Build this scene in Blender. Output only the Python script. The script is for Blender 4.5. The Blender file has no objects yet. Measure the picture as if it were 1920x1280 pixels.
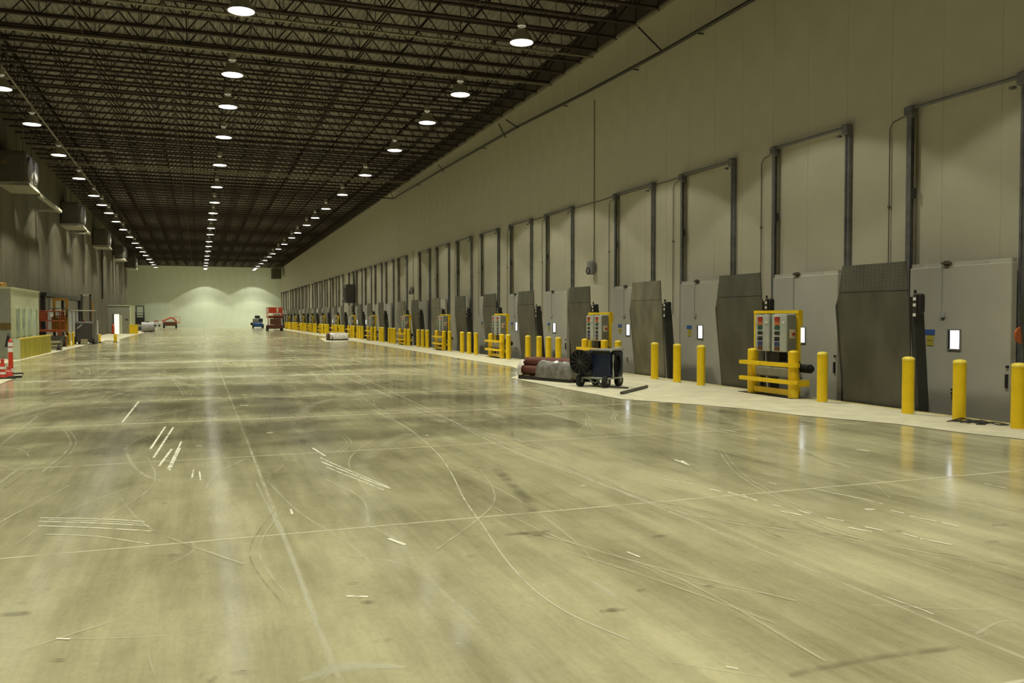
import bpy, math, random
from mathutils import Vector, Matrix
random.seed(7)
C = bpy.context.scene.collection
PI = math.pi

# ------------------------------------------------------------------ camera
F, CX, CY, EYE = 1585.0, 960.0, 640.0, 1.55
PITCH = math.atan(46.0 / F)
YAW = math.atan(587.4 / F * math.cos(PITCH))
cd = bpy.data.cameras.new('camera')
cam = bpy.data.objects.new('camera', cd); C.objects.link(cam)
cd.sensor_width = 36.0; cd.lens = F / 1920.0 * 36.0
cd.clip_start = 0.05; cd.clip_end = 400
cam.location = (0, 0, EYE)
cam.rotation_euler = (PI / 2 - PITCH, 0, -YAW)
bpy.context.scene.camera = cam

# ------------------------------------------------------------------ world, exposure
w = bpy.data.worlds.new('world'); bpy.context.scene.world = w
w.use_nodes = True
w.node_tree.nodes['Background'].inputs[0].default_value = (0.02, 0.02, 0.015, 1)
w.node_tree.nodes['Background'].inputs[1].default_value = 0.3
vs = bpy.context.scene.view_settings
vs.view_transform = 'Standard'; vs.look = 'None'; vs.gamma = 1.0; vs.exposure = 0.0; vs.use_curve_mapping = False
LAMP_WIDE = 560.0       # watts of each high bay's wide cone
LAMP_CORE = 1150.0       # and of its narrower core
LAMP_COL = (1.0, 0.97, 0.76)

# ------------------------------------------------------------------ pixel -> place
_fw = Vector((math.sin(YAW) * math.cos(PITCH), math.cos(YAW) * math.cos(PITCH), -math.sin(PITCH)))
_rt = Vector((math.cos(YAW), -math.sin(YAW), 0))
_up = _rt.cross(_fw)
_o = Vector((0, 0, EYE))
def ray(px, py): return _fw + _rt * ((px - CX) / F) - _up * ((py - CY) / F)
def flo(px, py, z=0.0):
    d = ray(px, py); return _o + d * ((z - EYE) / d.z)
def onx(px, X, py=594.0):
    d = ray(px, py); return _o + d * (X / d.x)
def ony(px, Y, py=594.0):
    d = ray(px, py); return _o + d * (Y / d.y)

# ------------------------------------------------------------------ materials
def principled(name, col, rough=0.6, metal=0.0, var=0.12, scale=6.0, bump=0.0, spec=0.5, emit=None, es=0.0, stretch=(1, 1, 1), coat=0.0):
    m = bpy.data.materials.new(name); m.use_nodes = True
    nt = m.node_tree; N = nt.nodes; L = nt.links; b = N['Principled BSDF']
    b.inputs['Roughness'].default_value = rough; b.inputs['Metallic'].default_value = metal
    b.inputs['Specular IOR Level'].default_value = spec
    b.inputs['Coat Weight'].default_value = coat
    if var > 0:
        tc = N.new('ShaderNodeTexCoord'); mp = N.new('ShaderNodeMapping'); mp.inputs['Scale'].default_value = stretch
        ns = N.new('ShaderNodeTexNoise'); ns.inputs['Scale'].default_value = scale; ns.inputs['Detail'].default_value = 5
        rp = N.new('ShaderNodeValToRGB')
        lo = [max(0, c * (1 - var)) for c in col]; hi = [min(1, c * (1 + var)) for c in col]
        rp.color_ramp.elements[0].position = 0.3; rp.color_ramp.elements[0].color = (*lo, 1)
        rp.color_ramp.elements[1].position = 0.7; rp.color_ramp.elements[1].color = (*hi, 1)
        L.new(tc.outputs['Object'], mp.inputs[0]); L.new(mp.outputs[0], ns.inputs['Vector'])
        L.new(ns.outputs['Fac'], rp.inputs[0]); L.new(rp.outputs[0], b.inputs['Base Color'])
        if bump > 0:
            bp = N.new('ShaderNodeBump'); bp.inputs['Strength'].default_value = bump; bp.inputs['Distance'].default_value = 0.01
            L.new(ns.outputs['Fac'], bp.inputs['Height']); L.new(bp.outputs[0], b.inputs['Normal'])
    else:
        b.inputs['Base Color'].default_value = (*col, 1)
    if emit:
        b.inputs['Emission Color'].default_value = (*emit, 1); b.inputs['Emission Strength'].default_value = es
    return m

def floor_material():
    m = bpy.data.materials.new('polished concrete'); m.use_nodes = True
    nt = m.node_tree; N = nt.nodes; L = nt.links; b = N['Principled BSDF']
    tc = N.new('ShaderNodeTexCoord')
    def noise(scale, detail, stretch, rot=0.0, rough=0.55):
        mp = N.new('ShaderNodeMapping'); mp.inputs['Scale'].default_value = stretch; mp.inputs['Rotation'].default_value = (0, 0, rot)
        n = N.new('ShaderNodeTexNoise'); n.inputs['Scale'].default_value = scale; n.inputs['Detail'].default_value = detail
        n.inputs['Roughness'].default_value = rough
        L.new(tc.outputs['Object'], mp.inputs[0]); L.new(mp.outputs[0], n.inputs['Vector']); return n.outputs['Fac']
    def math_(op, a, c=None, v=None):
        n = N.new('ShaderNodeMath'); n.operation = op; L.new(a, n.inputs[0])
        if c is not None: L.new(c, n.inputs[1])
        elif v is not None: n.inputs[1].default_value = v
        return n.outputs[0]
    def ramp(x, p0, c0, p1, c1):
        r = N.new('ShaderNodeValToRGB'); r.color_ramp.elements[0].position = p0; r.color_ramp.elements[0].color = (*c0, 1)
        r.color_ramp.elements[1].position = p1; r.color_ramp.elements[1].color = (*c1, 1); L.new(x, r.inputs[0]); return r.outputs[0]
    def mix(mode, f, a, bb):
        n = N.new('ShaderNodeMix'); n.data_type = 'RGBA'; n.blend_type = mode
        if isinstance(f, float): n.inputs[0].default_value = f
        else: L.new(f, n.inputs[0])
        L.new(a, n.inputs[6]); L.new(bb, n.inputs[7]); return n.outputs[2]
    big = noise(0.55, 7, (1, 0.36, 1)); mid = noise(2.4, 7, (1, 0.22, 1), 0.22, 0.62)
    streak = noise(6.5, 6, (1, 0.045, 1), -0.05, 0.65); arcs = noise(4.0, 7, (1.0, 0.10, 1), -0.38, 0.68); fine = noise(38, 3, (1, 0.5, 1))
    s = math_('ADD', math_('MULTIPLY', big, v=0.38), math_('MULTIPLY', mid, v=0.14))
    s = math_('ADD', s, math_('MULTIPLY', noise(1.15, 9, (1, 0.75, 1), 0.3, 0.62), v=0.22))
    s = math_('ADD', s, math_('MULTIPLY', streak, v=0.15)); s = math_('ADD', s, math_('MULTIPLY', arcs, v=0.17))
    base = ramp(s, 0.41, (0.21, 0.19, 0.108), 0.60, (0.545, 0.515, 0.325))
    col = mix('MULTIPLY', 0.5, base, ramp(fine, 0.2, (0.78, 0.78, 0.74), 0.6, (1, 1, 1)))
    sp = noise(24, 2, (1, 1, 1)); col = mix('MIX', ramp(sp, 0.715, (0, 0, 0), 0.76, (0.5, 0.5, 0.5)), col, ramp(sp, 0, (0.62, 0.60, 0.47), 1, (0.62, 0.60, 0.47)))
    dk = noise(3.1, 4, (1.6, 0.8, 1), 1.1); col = mix('MIX', ramp(dk, 0.70, (0, 0, 0), 0.78, (0.55, 0.55, 0.55)), col, ramp(dk, 0, (0.13, 0.11, 0.065), 1, (0.13, 0.11, 0.065)))
    L.new(col, b.inputs['Base Color'])
    rr = N.new('ShaderNodeMapRange'); rr.inputs['From Min'].default_value = 0.38; rr.inputs['From Max'].default_value = 0.66
    rr.inputs['To Min'].default_value = 0.085; rr.inputs['To Max'].default_value = 0.21
    L.new(s, rr.inputs['Value']); L.new(rr.outputs[0], b.inputs['Roughness'])
    bp = N.new('ShaderNodeBump'); bp.inputs['Strength'].default_value = 0.06; bp.inputs['Distance'].default_value = 0.004
    L.new(mid, bp.inputs['Height']); L.new(bp.outputs[0], b.inputs['Normal'])
    b.inputs['Specular IOR Level'].default_value = 0.40
    return m

def mark_material(name, col, alpha, rough=0.5, nscale=7.0, cut=0.42, solid=False):
    """a thin mark on the floor: fades out at its edges and breaks up along its length"""
    m = bpy.data.materials.new(name); m.use_nodes = True
    nt = m.node_tree; N = nt.nodes; L = nt.links; b = N['Principled BSDF']
    b.inputs['Base Color'].default_value = (*col, 1); b.inputs['Roughness'].default_value = rough
    uv = N.new('ShaderNodeUVMap'); sx = N.new('ShaderNodeSeparateXYZ'); L.new(uv.outputs[0], sx.inputs[0])
    def M(op, a, v=None, c=None):
        n = N.new('ShaderNodeMath'); n.operation = op
        L.new(a, n.inputs[0])
        if c is not None: L.new(c, n.inputs[1])
        elif v is not None: n.inputs[1].default_value = v
        return n.outputs[0]
    e = M('ABSOLUTE', M('SUBTRACT', sx.outputs[0], 0.5)); e = M('SUBTRACT', e, 0.5); e = M('MULTIPLY', e, -2.0)
    e = M('MINIMUM', M('MULTIPLY', e, 3.0 if solid else 1.4), 1.0)
    tc = N.new('ShaderNodeTexCoord'); ns = N.new('ShaderNodeTexNoise'); ns.inputs['Scale'].default_value = nscale; ns.inputs['Detail'].default_value = 4
    L.new(tc.outputs['Object'], ns.inputs['Vector'])
    mr = N.new('ShaderNodeMapRange'); mr.inputs['From Min'].default_value = cut - 0.12; mr.inputs['From Max'].default_value = cut + 0.14
    L.new(ns.outputs['Fac'], mr.inputs['Value'])
    a = M('MULTIPLY', e, c=mr.outputs[0]); a = M('MULTIPLY', a, alpha)
    L.new(a, b.inputs['Alpha'])
    return m

def corner_mat(): return None
M = {}
M['floor'] = floor_material()
M['apron'] = principled('broom finished concrete', (0.62, 0.585, 0.43), 0.75, var=0.12, scale=2.5, bump=0.1)
M['pit'] = principled('pit concrete', (0.25, 0.24, 0.18), 0.9)
M['edge'] = principled('worn yellow steel edge', (0.62, 0.52, 0.22), 0.5)
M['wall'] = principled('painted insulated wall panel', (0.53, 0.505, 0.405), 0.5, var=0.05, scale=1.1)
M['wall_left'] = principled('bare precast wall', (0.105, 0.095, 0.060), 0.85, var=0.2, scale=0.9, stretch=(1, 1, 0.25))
M['wall_far'] = principled('white painted far wall', (0.85, 0.94, 0.80), 0.7, var=0.04, scale=0.6)
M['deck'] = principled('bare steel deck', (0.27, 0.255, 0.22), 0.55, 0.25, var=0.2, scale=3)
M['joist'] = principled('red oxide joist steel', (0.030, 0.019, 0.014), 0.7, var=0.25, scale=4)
M['shading'] = principled('painted wall shade', (0.055, 0.045, 0.036), 0.8)  # shade of the unlit wall top, put into the plate colour
M['pipe'] = principled('galvanised sprinkler pipe', (0.24, 0.22, 0.16), 0.45, 0.3)
M['dark_pipe'] = principled('black pipe', (0.03, 0.028, 0.022), 0.5)
M['door'] = principled('grey insulated door skin', (0.50, 0.49, 0.42), 0.5, var=0.05, scale=1.5)
M['cap'] = principled('pale door cap', (0.52, 0.51, 0.44), 0.5)
M['track'] = principled('galvanised track steel', (0.20, 0.20, 0.21), 0.45, 0.4, var=0.2)
M['conduit'] = principled('dull conduit', (0.16, 0.15, 0.12), 0.5, 0.3)
M['dark'] = principled('black plastic', (0.018, 0.017, 0.018), 0.45)
M['matt_black'] = principled('matt black steel', (0.012, 0.012, 0.012), 0.85, var=0.3, spec=0.2)
M['rubber'] = principled('black rubber', (0.02, 0.02, 0.02), 0.8)
M['blue_sign'] = principled('blue print', (0.05, 0.13, 0.42), 0.5, var=0)
M['yellow_sign'] = principled('yellow print', (0.50, 0.42, 0.05), 0.5, var=0)
M['white'] = principled('white enamel', (0.75, 0.75, 0.72), 0.4, var=0.05)
M['lit'] = principled('daylit window pane', (0.8, 0.85, 1.0), 0.2, var=0, emit=(0.86, 0.92, 1.0), es=3.2)
M['plate'] = principled('dark steel deck plate', (0.100, 0.098, 0.078), 0.5, 0.25, var=0.25, scale=2.2, stretch=(1, 1, 0.5))
M['plate_worn'] = principled('worn steel deck plate', (0.185, 0.175, 0.130), 0.5, 0.2, var=0.35, scale=2.6, stretch=(1, 1, 0.5))
M['plate_side'] = principled('black steel side beam', (0.035, 0.035, 0.03), 0.5)
M['tread'] = principled('bright worn tread bars', (0.27, 0.27, 0.24), 0.4, 0.5)
M['yellow'] = principled('safety yellow paint', (0.90, 0.62, 0.010), 0.38, var=0.06, scale=5)
M['yellow_cap'] = principled('safety yellow cap', (0.93, 0.74, 0.10), 0.35, var=0.04)
M['guard_yellow'] = principled('ochre guard paint', (0.50, 0.44, 0.02), 0.5, var=0.22, scale=3, stretch=(1, 1, 0.15))
M['panel_grey'] = principled('grey control panel', (0.42, 0.45, 0.41), 0.4)
M['panel_side'] = principled('control panel side', (0.24, 0.24, 0.20), 0.4)
M['red'] = principled('red button', (0.36, 0.03, 0.015), 0.4, var=0)
M['orange'] = principled('orange button', (0.55, 0.13, 0.03), 0.4, var=0)
M['green'] = principled('green button', (0.03, 0.09, 0.05), 0.4, var=0)
M['navy'] = principled('navy button', (0.03, 0.05, 0.16), 0.4, var=0)
M['beige'] = principled('beige switch plate', (0.70, 0.62, 0.42), 0.5, var=0)
M['reflector'] = principled('spun aluminium reflector', (0.34, 0.32, 0.25), 0.45, 0.2)
M['bulb'] = principled('glowing lamp lens', (1, 1, 1), 0.4, var=0, emit=(1.0, 0.99, 0.96), es=9.0)
M['booth'] = principled('pale green booth panel', (0.60, 0.64, 0.47), 0.55, var=0.05)
M['booth_shaded'] = principled('shaded booth panel', (0.30, 0.31, 0.25), 0.6, var=0.06)  # booth panel with the shade of the front put into its colour
M['glass'] = principled('dim booth glass', (0.30, 0.40, 0.30), 0.08, var=0.35, scale=9, stretch=(1, 1, 0.3))
M['brown'] = principled('brown timber', (0.17, 0.11, 0.03), 0.7)
M['crate'] = principled('pale crate timber', (0.42, 0.38, 0.22), 0.7)
M['roll'] = principled('red brown hose roll', (0.13, 0.036, 0.022), 0.6, var=0.2)
M['wrap'] = principled('clear grey plastic wrap', (0.22, 0.215, 0.20), 0.22, 0.0, var=0.35, scale=6, bump=0.6)
M['wrap_white'] = principled('white plastic wrap', (0.72, 0.68, 0.64), 0.3, var=0.2, scale=5, bump=0.4)
M['lift_red'] = principled('lift red paint', (0.62, 0.07, 0.025), 0.45)
M['lift_orange'] = principled('lift orange paint', (0.33, 0.06, 0.018), 0.45)
M['mast_yellow'] = principled('ochre mast paint', (0.32, 0.16, 0.012), 0.5)
M['rust'] = principled('rusty brown chassis', (0.13, 0.045, 0.02), 0.7)
M['blue'] = principled('dark blue machine paint', (0.012, 0.022, 0.055), 0.35, var=0.2)
M['mid_blue'] = principled('blue machine paint', (0.03, 0.10, 0.32), 0.4)
M['truck_grey'] = principled('dark grey truck paint', (0.07, 0.065, 0.06), 0.45)
M['tank'] = principled('dull grey tank', (0.36, 0.35, 0.36), 0.5)
M['grey'] = principled('mid grey paint', (0.25, 0.25, 0.25), 0.5)
M['evap'] = principled('dull evaporator casing', (0.085, 0.078, 0.055), 0.6, var=0.15)
M['cone'] = principled('orange red plastic', (0.62, 0.05, 0.02), 0.5)
M['band'] = principled('white reflective band', (0.9, 0.9, 0.9), 0.3, var=0)
M['joint'] = mark_material('chalky joint line', (0.62, 0.59, 0.42), 0.55, nscale=5, cut=0.36)
M['joint2'] = mark_material('chalky cross joint', (0.70, 0.67, 0.49), 0.75, nscale=3, cut=0.33)
M['scratch'] = mark_material('bright scratch', (0.85, 0.83, 0.68), 0.95, nscale=9, cut=0.36, solid=True)
M['scuff'] = mark_material('faint scuff', (0.66, 0.64, 0.49), 0.42, nscale=3, cut=0.44)
M['dust'] = mark_material('dusty band', (0.64, 0.64, 0.52), 0.42, nscale=1.2, cut=0.42, rough=0.7)
M['dark_scuff'] = mark_material('dark rubber scuff', (0.13, 0.11, 0.06), 0.38, nscale=6, cut=0.47)
M['path'] = mark_material('pale wheel path', (0.68, 0.66, 0.50), 0.20, nscale=2.2, cut=0.46)
M['stain'] = mark_material('oily stain', (0.10, 0.085, 0.045), 0.6, nscale=16, cut=0.46)

# ------------------------------------------------------------------ mesh builder
class MB:
    def __init__(s): s.v = []; s.f = []; s.smooth = set()
    def add(s, vs, fs, T=None, smooth=False):
        n = len(s.v)
        for p in vs:
            p = Vector(p)
            s.v.append(T @ p if T is not None else p)
        for f in fs:
            if smooth: s.smooth.add(len(s.f))
            s.f.append([n + i for i in f])
        return s
    def box(s, a, b, T=None, bev=0.0):
        x0, y0, z0 = (min(a[i], b[i]) for i in range(3)); x1, y1, z1 = (max(a[i], b[i]) for i in range(3))
        if bev <= 0:
            return s.add([(x0,y0,z0),(x1,y0,z0),(x1,y1,z0),(x0,y1,z0),(x0,y0,z1),(x1,y0,z1),(x1,y1,z1),(x0,y1,z1)],
                         [(0,3,2,1),(4,5,6,7),(0,1,5,4),(1,2,6,5),(2,3,7,6),(3,0,4,7)], T)
        e = min(bev, (x1-x0)/2.01, (y1-y0)/2.01, (z1-z0)/2.01)
        def ring(z, i):
            return [(x0+i+e*0, y0+i, z)] if False else [(x0+i+e, y0+i, z), (x1-i-e, y0+i, z), (x1-i, y0+i+e, z), (x1-i, y1-i-e, z), (x1-i-e, y1-i, z), (x0+i+e, y1-i, z), (x0+i, y1-i-e, z), (x0+i, y0+i+e, z)]
        rs = ring(z0, e*0.7) + ring(z0+e, 0) + ring(z1-e, 0) + ring(z1, e*0.7)
        fs = [tuple(range(7, -1, -1)), tuple(range(24, 32))]
        for k in range(3):
            for i in range(8):
                j = (i+1) % 8; fs.append((k*8+i, k*8+j, k*8+8+j, k*8+8+i))
        return s.add(rs, fs, T)
    def cyl(s, p, q, r, n=12, r2=None, smooth=True, caps=True):
        p = Vector(p); q = Vector(q); d = (q - p).normalized(); r2 = r if r2 is None else r2
        a = Vector((0, 0, 1)) if abs(d.z) < 0.9 else Vector((1, 0, 0))
        u = d.cross(a).normalized(); w_ = d.cross(u)
        vs = []
        for c, rr in ((p, r), (q, r2)):
            for i in range(n):
                t = 2 * PI * i / n; vs.append(c + (u * math.cos(t) + w_ * math.sin(t)) * rr)
        s.add(vs, [(i, (i+1) % n, n + (i+1) % n, n + i) for i in range(n)], None, smooth)
        if caps:
            s.add(vs, [tuple(range(n-1, -1, -1)), tuple(range(n, 2*n))])
        return s
    def tube(s, pts, r, n=6):
        pts = [Vector(p) for p in pts]
        for a, b in zip(pts, pts[1:]): s.cyl(a, b, r, n)
        return s
    def lathe(s, prof, n=20, T=None, axis='z'):
        vs = []
        for (r, h) in prof:
            for i in range(n):
                t = 2 * PI * i / n
                if axis == 'z': vs.append((r * math.cos(t), r * math.sin(t), h))
                elif axis == 'x': vs.append((h, r * math.cos(t), r * math.sin(t)))
                else: vs.append((r * math.sin(t), h, r * math.cos(t)))
        fs = []
        for k in range(len(prof) - 1):
            for i in range(n):
                j = (i+1) % n; fs.append((k*n+i, k*n+j, (k+1)*n+j, (k+1)*n+i))
        return s.add(vs, fs, T, True)
    def prism(s, poly, ax, lo, hi, T=None):
        """poly: list of 2d points in the plane perpendicular to axis ax"""
        def mk(p, h):
            return (h, p[0], p[1]) if ax == 'x' else (p[0], h, p[1]) if ax == 'y' else (p[0], p[1], h)
        n = len(poly); vs = [mk(p, lo) for p in poly] + [mk(p, hi) for p in poly]
        return s.add(vs, [tuple(range(n-1, -1, -1)), tuple(range(n, 2*n))] + [(i, (i+1) % n, n+(i+1) % n, n+i) for i in range(n)], T)
    def build(s, name, mat, parent=None, loc=(0, 0, 0), rotz=0.0):
        me = bpy.data.meshes.new(name); me.from_pydata([tuple(v) for v in s.v], [], s.f); me.update()
        if s.smooth:
            for i in s.smooth: me.polygons[i].use_smooth = True
        me.materials.append(mat)
        o = bpy.data.objects.new(name, me); C.objects.link(o)
        o.location = loc; o.rotation_euler = (0, 0, rotz)
        if parent: o.parent = parent
        return o

def tag(o, label=None, cat=None, group=None, kind=None):
    if label: o['label'] = label
    if cat: o['category'] = cat
    if group: o['group'] = group
    if kind: o['kind'] = kind
    return o
def thing(name, label, cat, loc=(0, 0, 0), rotz=0.0, group=None, kind=None):
    o = bpy.data.objects.new(name, None); C.objects.link(o); o.empty_display_size = 0.2
    o.location = loc; o.rotation_euler = (0, 0, rotz)
    return tag(o, label, cat, group, kind)
def kids(o): return [c for c in KIDS.get(o.name, [])]
def copy_tree(o, parent=None):
    c = o.copy(); C.objects.link(c); c.parent = parent
    for ch in list(o.children): copy_tree(ch, c)
    return c
def struct(name, label, mb=None, mat=None):
    if mb is None: return thing(name, label, None, kind='structure')
    return tag(mb.build(name, mat), label, kind='structure')
def ordinal(n):
    return ['nearest', 'second', 'third', 'fourth', 'fifth', 'sixth', 'seventh', 'eighth', 'ninth', 'tenth', 'eleventh', 'twelfth', 'thirteenth', 'fourteenth', 'fifteenth'][n]

# ------------------------------------------------------------------ main dimensions
XD, XP, XB, XL = 12.3, 11.0, 10.57, -7.8       # door wall, pit edge, bollard line, left wall
YF, YN = 138.9, -12.0                          # far and near end walls
YL = onx(239, XL).y                            # where the left wall turns the corner
def hj(y): return EYE + 8.66 - 0.0085 * (y - 18)   # underside of the joists (the roof falls gently)
DECK = 0.95

# ------------------------------------------------------------------ floor
flr = struct('floor', 'polished concrete floor of the long dock hall', MB().box((-14.5, YN, -1.3), (XP, YF, 0)), M['floor'])
MB().box((XP, YN, -1.5), (XD, YF, -1.3)).build('trench_bottom', M['pit'], flr)
MB().box((XP - 0.05, YN, -0.05), (XP + 0.02, YF, 0.012)).build('edge_strip', M['edge'], flr)
def strip(name, pts, mat, z=0.006):
    b = MB(); n = len(pts)
    b.add([(p[0], p[1], z) for p in pts] + [(p[0], p[1], -0.01) for p in pts], [tuple(range(n))] + [(i, n+i, n+(i+1) % n, (i+1) % n) for i in range(n)])
    return b.build(name, mat, flr)
ap = [flo(1920, 824), flo(1800, 811), flo(1680, 795), flo(1500, 779), flo(1400, 767), flo(1300, 758), flo(1165, 748.5), flo(1060, 729), flo(957, 708.5), flo(985, 698)]
far_ap = [(9.25, 27.3)]
ap2 = [(p.x, p.y) for p in ap] + [(9.1, 24.5)] + [(9.25, 55), (8.2, 53), (flo(610, 641).x, flo(610, 641).y), (8.2, 62), (9.3, 64), (9.3, YF)]
poly = [(XP - 0.05, YN), (9.9, YN), (9.9, 6.0)] + ap2 + [(XP - 0.05, YF)]
# built as a fan of quads against the pit edge so the outline may wander
b = MB()
pts = poly[1:-1]
pts_s = pts
ys = [p[1] for p in pts_s]
tess = bpy.data.meshes.new('apron_strip')
from mathutils.geometry import tessellate_polygon
tri = tessellate_polygon([[Vector((p[0], p[1], 0)) for p in poly]])
b.add([(p[0], p[1], 0.006) for p in poly], [t if (Vector(poly[t[1]]) - Vector(poly[t[0]])).cross(Vector(poly[t[2]]) - Vector(poly[t[0]])) > 0 else (t[0], t[2], t[1]) for t in tri])
b.build('apron_strip', M['apron'], flr)
b = MB()
lp = [(XL, 17.0), (-4.35, 17.0), (-4.3, flo(0, 722).y), (flo(43, 703).x, flo(43, 703).y), (-5.6, flo(40, 690).y), (-6.3, 27.5), (-5.95, 34.0), (-5.9, 41), (-5.75, 60), (-5.2, 66), (-5.0, YL), (-5.0, YF), (-7.8, YF)]
tri = tessellate_polygon([[Vector((p[0], p[1], 0)) for p in lp]])
b.add([(p[0], p[1], 0.006) for p in lp], [t if (Vector(lp[t[1]]) - Vector(lp[t[0]])).cross(Vector(lp[t[2]]) - Vector(lp[t[0]])) > 0 else (t[0], t[2], t[1]) for t in tri])
b.build('apron_strip', M['apron'], flr)

ZM = [0.0020]
def ribbon(name, pts, width, mat):
    """a flat mark on the floor that follows pts; u runs across it"""
    P = [Vector((p[0], p[1], 0)) for p in pts]
    if len(P) > 2:                                            # smooth the polyline
        Q = []
        for i in range(len(P) - 1):
            p0 = P[max(i-1, 0)]; p1 = P[i]; p2 = P[i+1]; p3 = P[min(i+2, len(P)-1)]
            for k in range(6):
                t = k / 6.0
                Q.append(0.5 * ((2*p1) + (p2-p0)*t + (2*p0-5*p1+4*p2-p3)*t*t + (3*p1-p0-3*p2+p3)*t*t*t))
        Q.append(P[-1]); P = Q
    vs = []; uvs = []
    ws = width if isinstance(width, (list, tuple)) else (width, width)
    ZM[0] += 0.00002; z = ZM[0]
    for i, p in enumerate(P):
        d = (P[min(i+1, len(P)-1)] - P[max(i-1, 0)]).normalized(); n = Vector((-d.y, d.x, 0))
        t = i / (len(P) - 1); ww = ws[0] * (1-t) + ws[-1] * t
        if len(ws) == 3: ww = ws[0]*(1-2*t) + ws[1]*2*t if t < 0.5 else ws[1]*(2-2*t) + ws[2]*(2*t-1)
        for s_, u in ((1, 0.0), (0, 0.5), (-1, 1.0)):
            q = p + n * (ww / 2 * s_); vs.append((q.x, q.y, z)); uvs.append((u, t))
    fs = []
    for i in range(len(P) - 1):
        a = i * 3
        fs += [(a, a+1, a+4, a+3), (a+1, a+2, a+5, a+4)]
    me = bpy.data.meshes.new(name); me.from_pydata(vs, [], fs); me.update()
    if me.polygons and me.polygons[0].normal.z < 0: me.flip_normals()
    uvl = me.uv_layers.new(name='UVMap')
    for l in me.loops: uvl.data[l.index].uv = uvs[l.vertex_index]
    me.materials.append(mat)
    o = bpy.data.objects.new(name, me); C.objects.link(o); o.parent = flr
    return o
def pxr(name, pix, width, mat): return ribbon(name, [tuple(flo(*p)[:2]) for p in pix], width, mat)

# saw-cut joints
for x in (-5.5, -2.45, 0.55, 3.5, 6.6):
    ribbon('floor_joint', [(x, YN), (x, 45)], 0.045 if x in (0.55, 3.5) else 0.02, M['joint'])
    ribbon('floor_joint', [(x, 45), (x, YF)], 0.05, M['joint'])
Yj = 6.18
for k in range(-2, 14):
    y = Yj + 3.6 * k
    ribbon('floor_joint', [(-7, y), (2, y), (9.3, y)], 0.04 if y < 12 else 0.08, M['joint2'])
ribbon('dust_band', [(-4.2, 22.9), (0, 23.2), (5.2, 23.0)], (0.7, 1.7, 0.3), M['dust'])
ribbon('dust_band', [(-5, 31), (0, 31.3), (6.2, 31.2)], (0.6, 1.4, 0.4), M['dust'])
ribbon('dust_band', [(-5, 40), (0, 40.2), (6.2, 40)], (0.6, 1.8, 0.4), M['dust'])
ribbon('dust_band', [(-5, 54), (0, 54), (5, 54)], (0.6, 3.0, 0.4), M['dust'])
ribbon('dust_band', [(-5, 70), (0, 70), (6, 70)], (0.6, 4.0, 0.4), M['dust'])
pxr('dust_band', [(480, 905), (535, 1015), (620, 1250)], (0.02, 0.05, 0.02), M['dust'])
M['slab'] = mark_material('painted dim slab', (0.10, 0.095, 0.055), 0.34, nscale=.8, cut=0.40, rough=.14, solid=True)  # the dark ceiling's reflection, painted into the mid-floor slab tone
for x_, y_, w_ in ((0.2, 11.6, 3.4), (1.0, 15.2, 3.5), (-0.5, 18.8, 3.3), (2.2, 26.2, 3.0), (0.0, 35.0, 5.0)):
    ribbon('dimmed_slab', [(x_ - 4.6, y_), (x_, y_ + .1), (x_ + 5.0, y_)], (w_*.7, w_, w_*.5), M['slab'])
# long curved tyre tracks and scuffs
for pts, wd, m in [
    ([(700,770),(760,800),(815,845),(845,885),(870,935),(905,985),(945,1045),(1000,1105),(1075,1155),(1180,1200)], 0.022, 'scratch2'),
    ([(560,690),(640,722),(700,760),(760,800)], 0.03, 'scuff'),
    ([(690,985),(740,1010),(765,1035),(785,1070)], 0.05, 'scuff'),
    ([(1130,1028),(1200,1060),(1300,1092),(1420,1112)], 0.025, 'scuff'),
    ([(1630,1135),(1800,1142),(1919,1144)], 0.020, 'scuff'),
    ([(110,1198),(230,1196),(350,1188),(430,1172)], 0.014, 'scuff'),
    ([(810,1165),(880,1175),(970,1195)], 0.012, 'scuff'),
    ([(1340,803),(1420,818),(1520,832)], 0.03, 'scuff'),
    ([(1250,1240),(1380,1262),(1480,1275)], 0.012, 'scuff'),
    ([(360,1015),(360,1035),(300,1065)], 0.03, 'scuff'),
    ([(560,1278),(650,1250),(760,1252)], (0.02, 0.16, 0.02), 'dust'),
    ([(600,1278),(620,1262),(640,1250)], (0.02, 0.03, 0.02), 'scuff'),
    ([(235,840),(245,865),(270,890),(315,905)], 0.05, 'scuff'),
    ([(0,905),(50,872),(110,868)], 0.05, 'scuff'),
    ([(0,835),(45,800),(70,780)], 0.05, 'scuff'),
    ([(1240,945),(1310,980),(1390,1020),(1500,1060)], 0.02, 'scuff'),
    ([(930,830),(1030,870),(1140,915),(1230,945)], 0.03, 'scuff'),
    ([(860,880),(960,930),(1060,1000),(1120,1060)], 0.03, 'scuff'),
    ([(1010,830),(1100,880),(1200,930)], 0.03, 'scuff'),
    ([(500,900),(560,960),(640,1010),(700,1060)], 0.03, 'scuff'),
    ([(640,1040),(760,1060),(840,1120),(900,1170)], 0.04, 'scuff'),
    ([(1110,1090),(1140,1110),(1150,1120)], (0.03, 0.07, 0.03), 'dust'),
    ([(1760,1165),(1810,1180),(1840,1185)], 0.02, 'scuff'),
    ([(1830,1190),(1870,1168),(1900,1165)], 0.025, 'scuff'),
    ([(1655,1117),(1720,1140),(1750,1152)], 0.010, 'scratch'),
    ([(650,1118),(690,1119)], 0.03, 'scratch'),
    ([(1795,1160),(1850,1190),(1790,1195)], 0.008, 'scuff')]:
    pxr('tyre_mark' if m in ('scuff', 'dust', 'scratch2') else 'scratch', pts, wd, M['scuff' if m == 'scratch2' else m])
M['line'] = mark_material('pale long track', (0.72, 0.70, 0.53), 0.7, nscale=4, cut=0.34)
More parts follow.
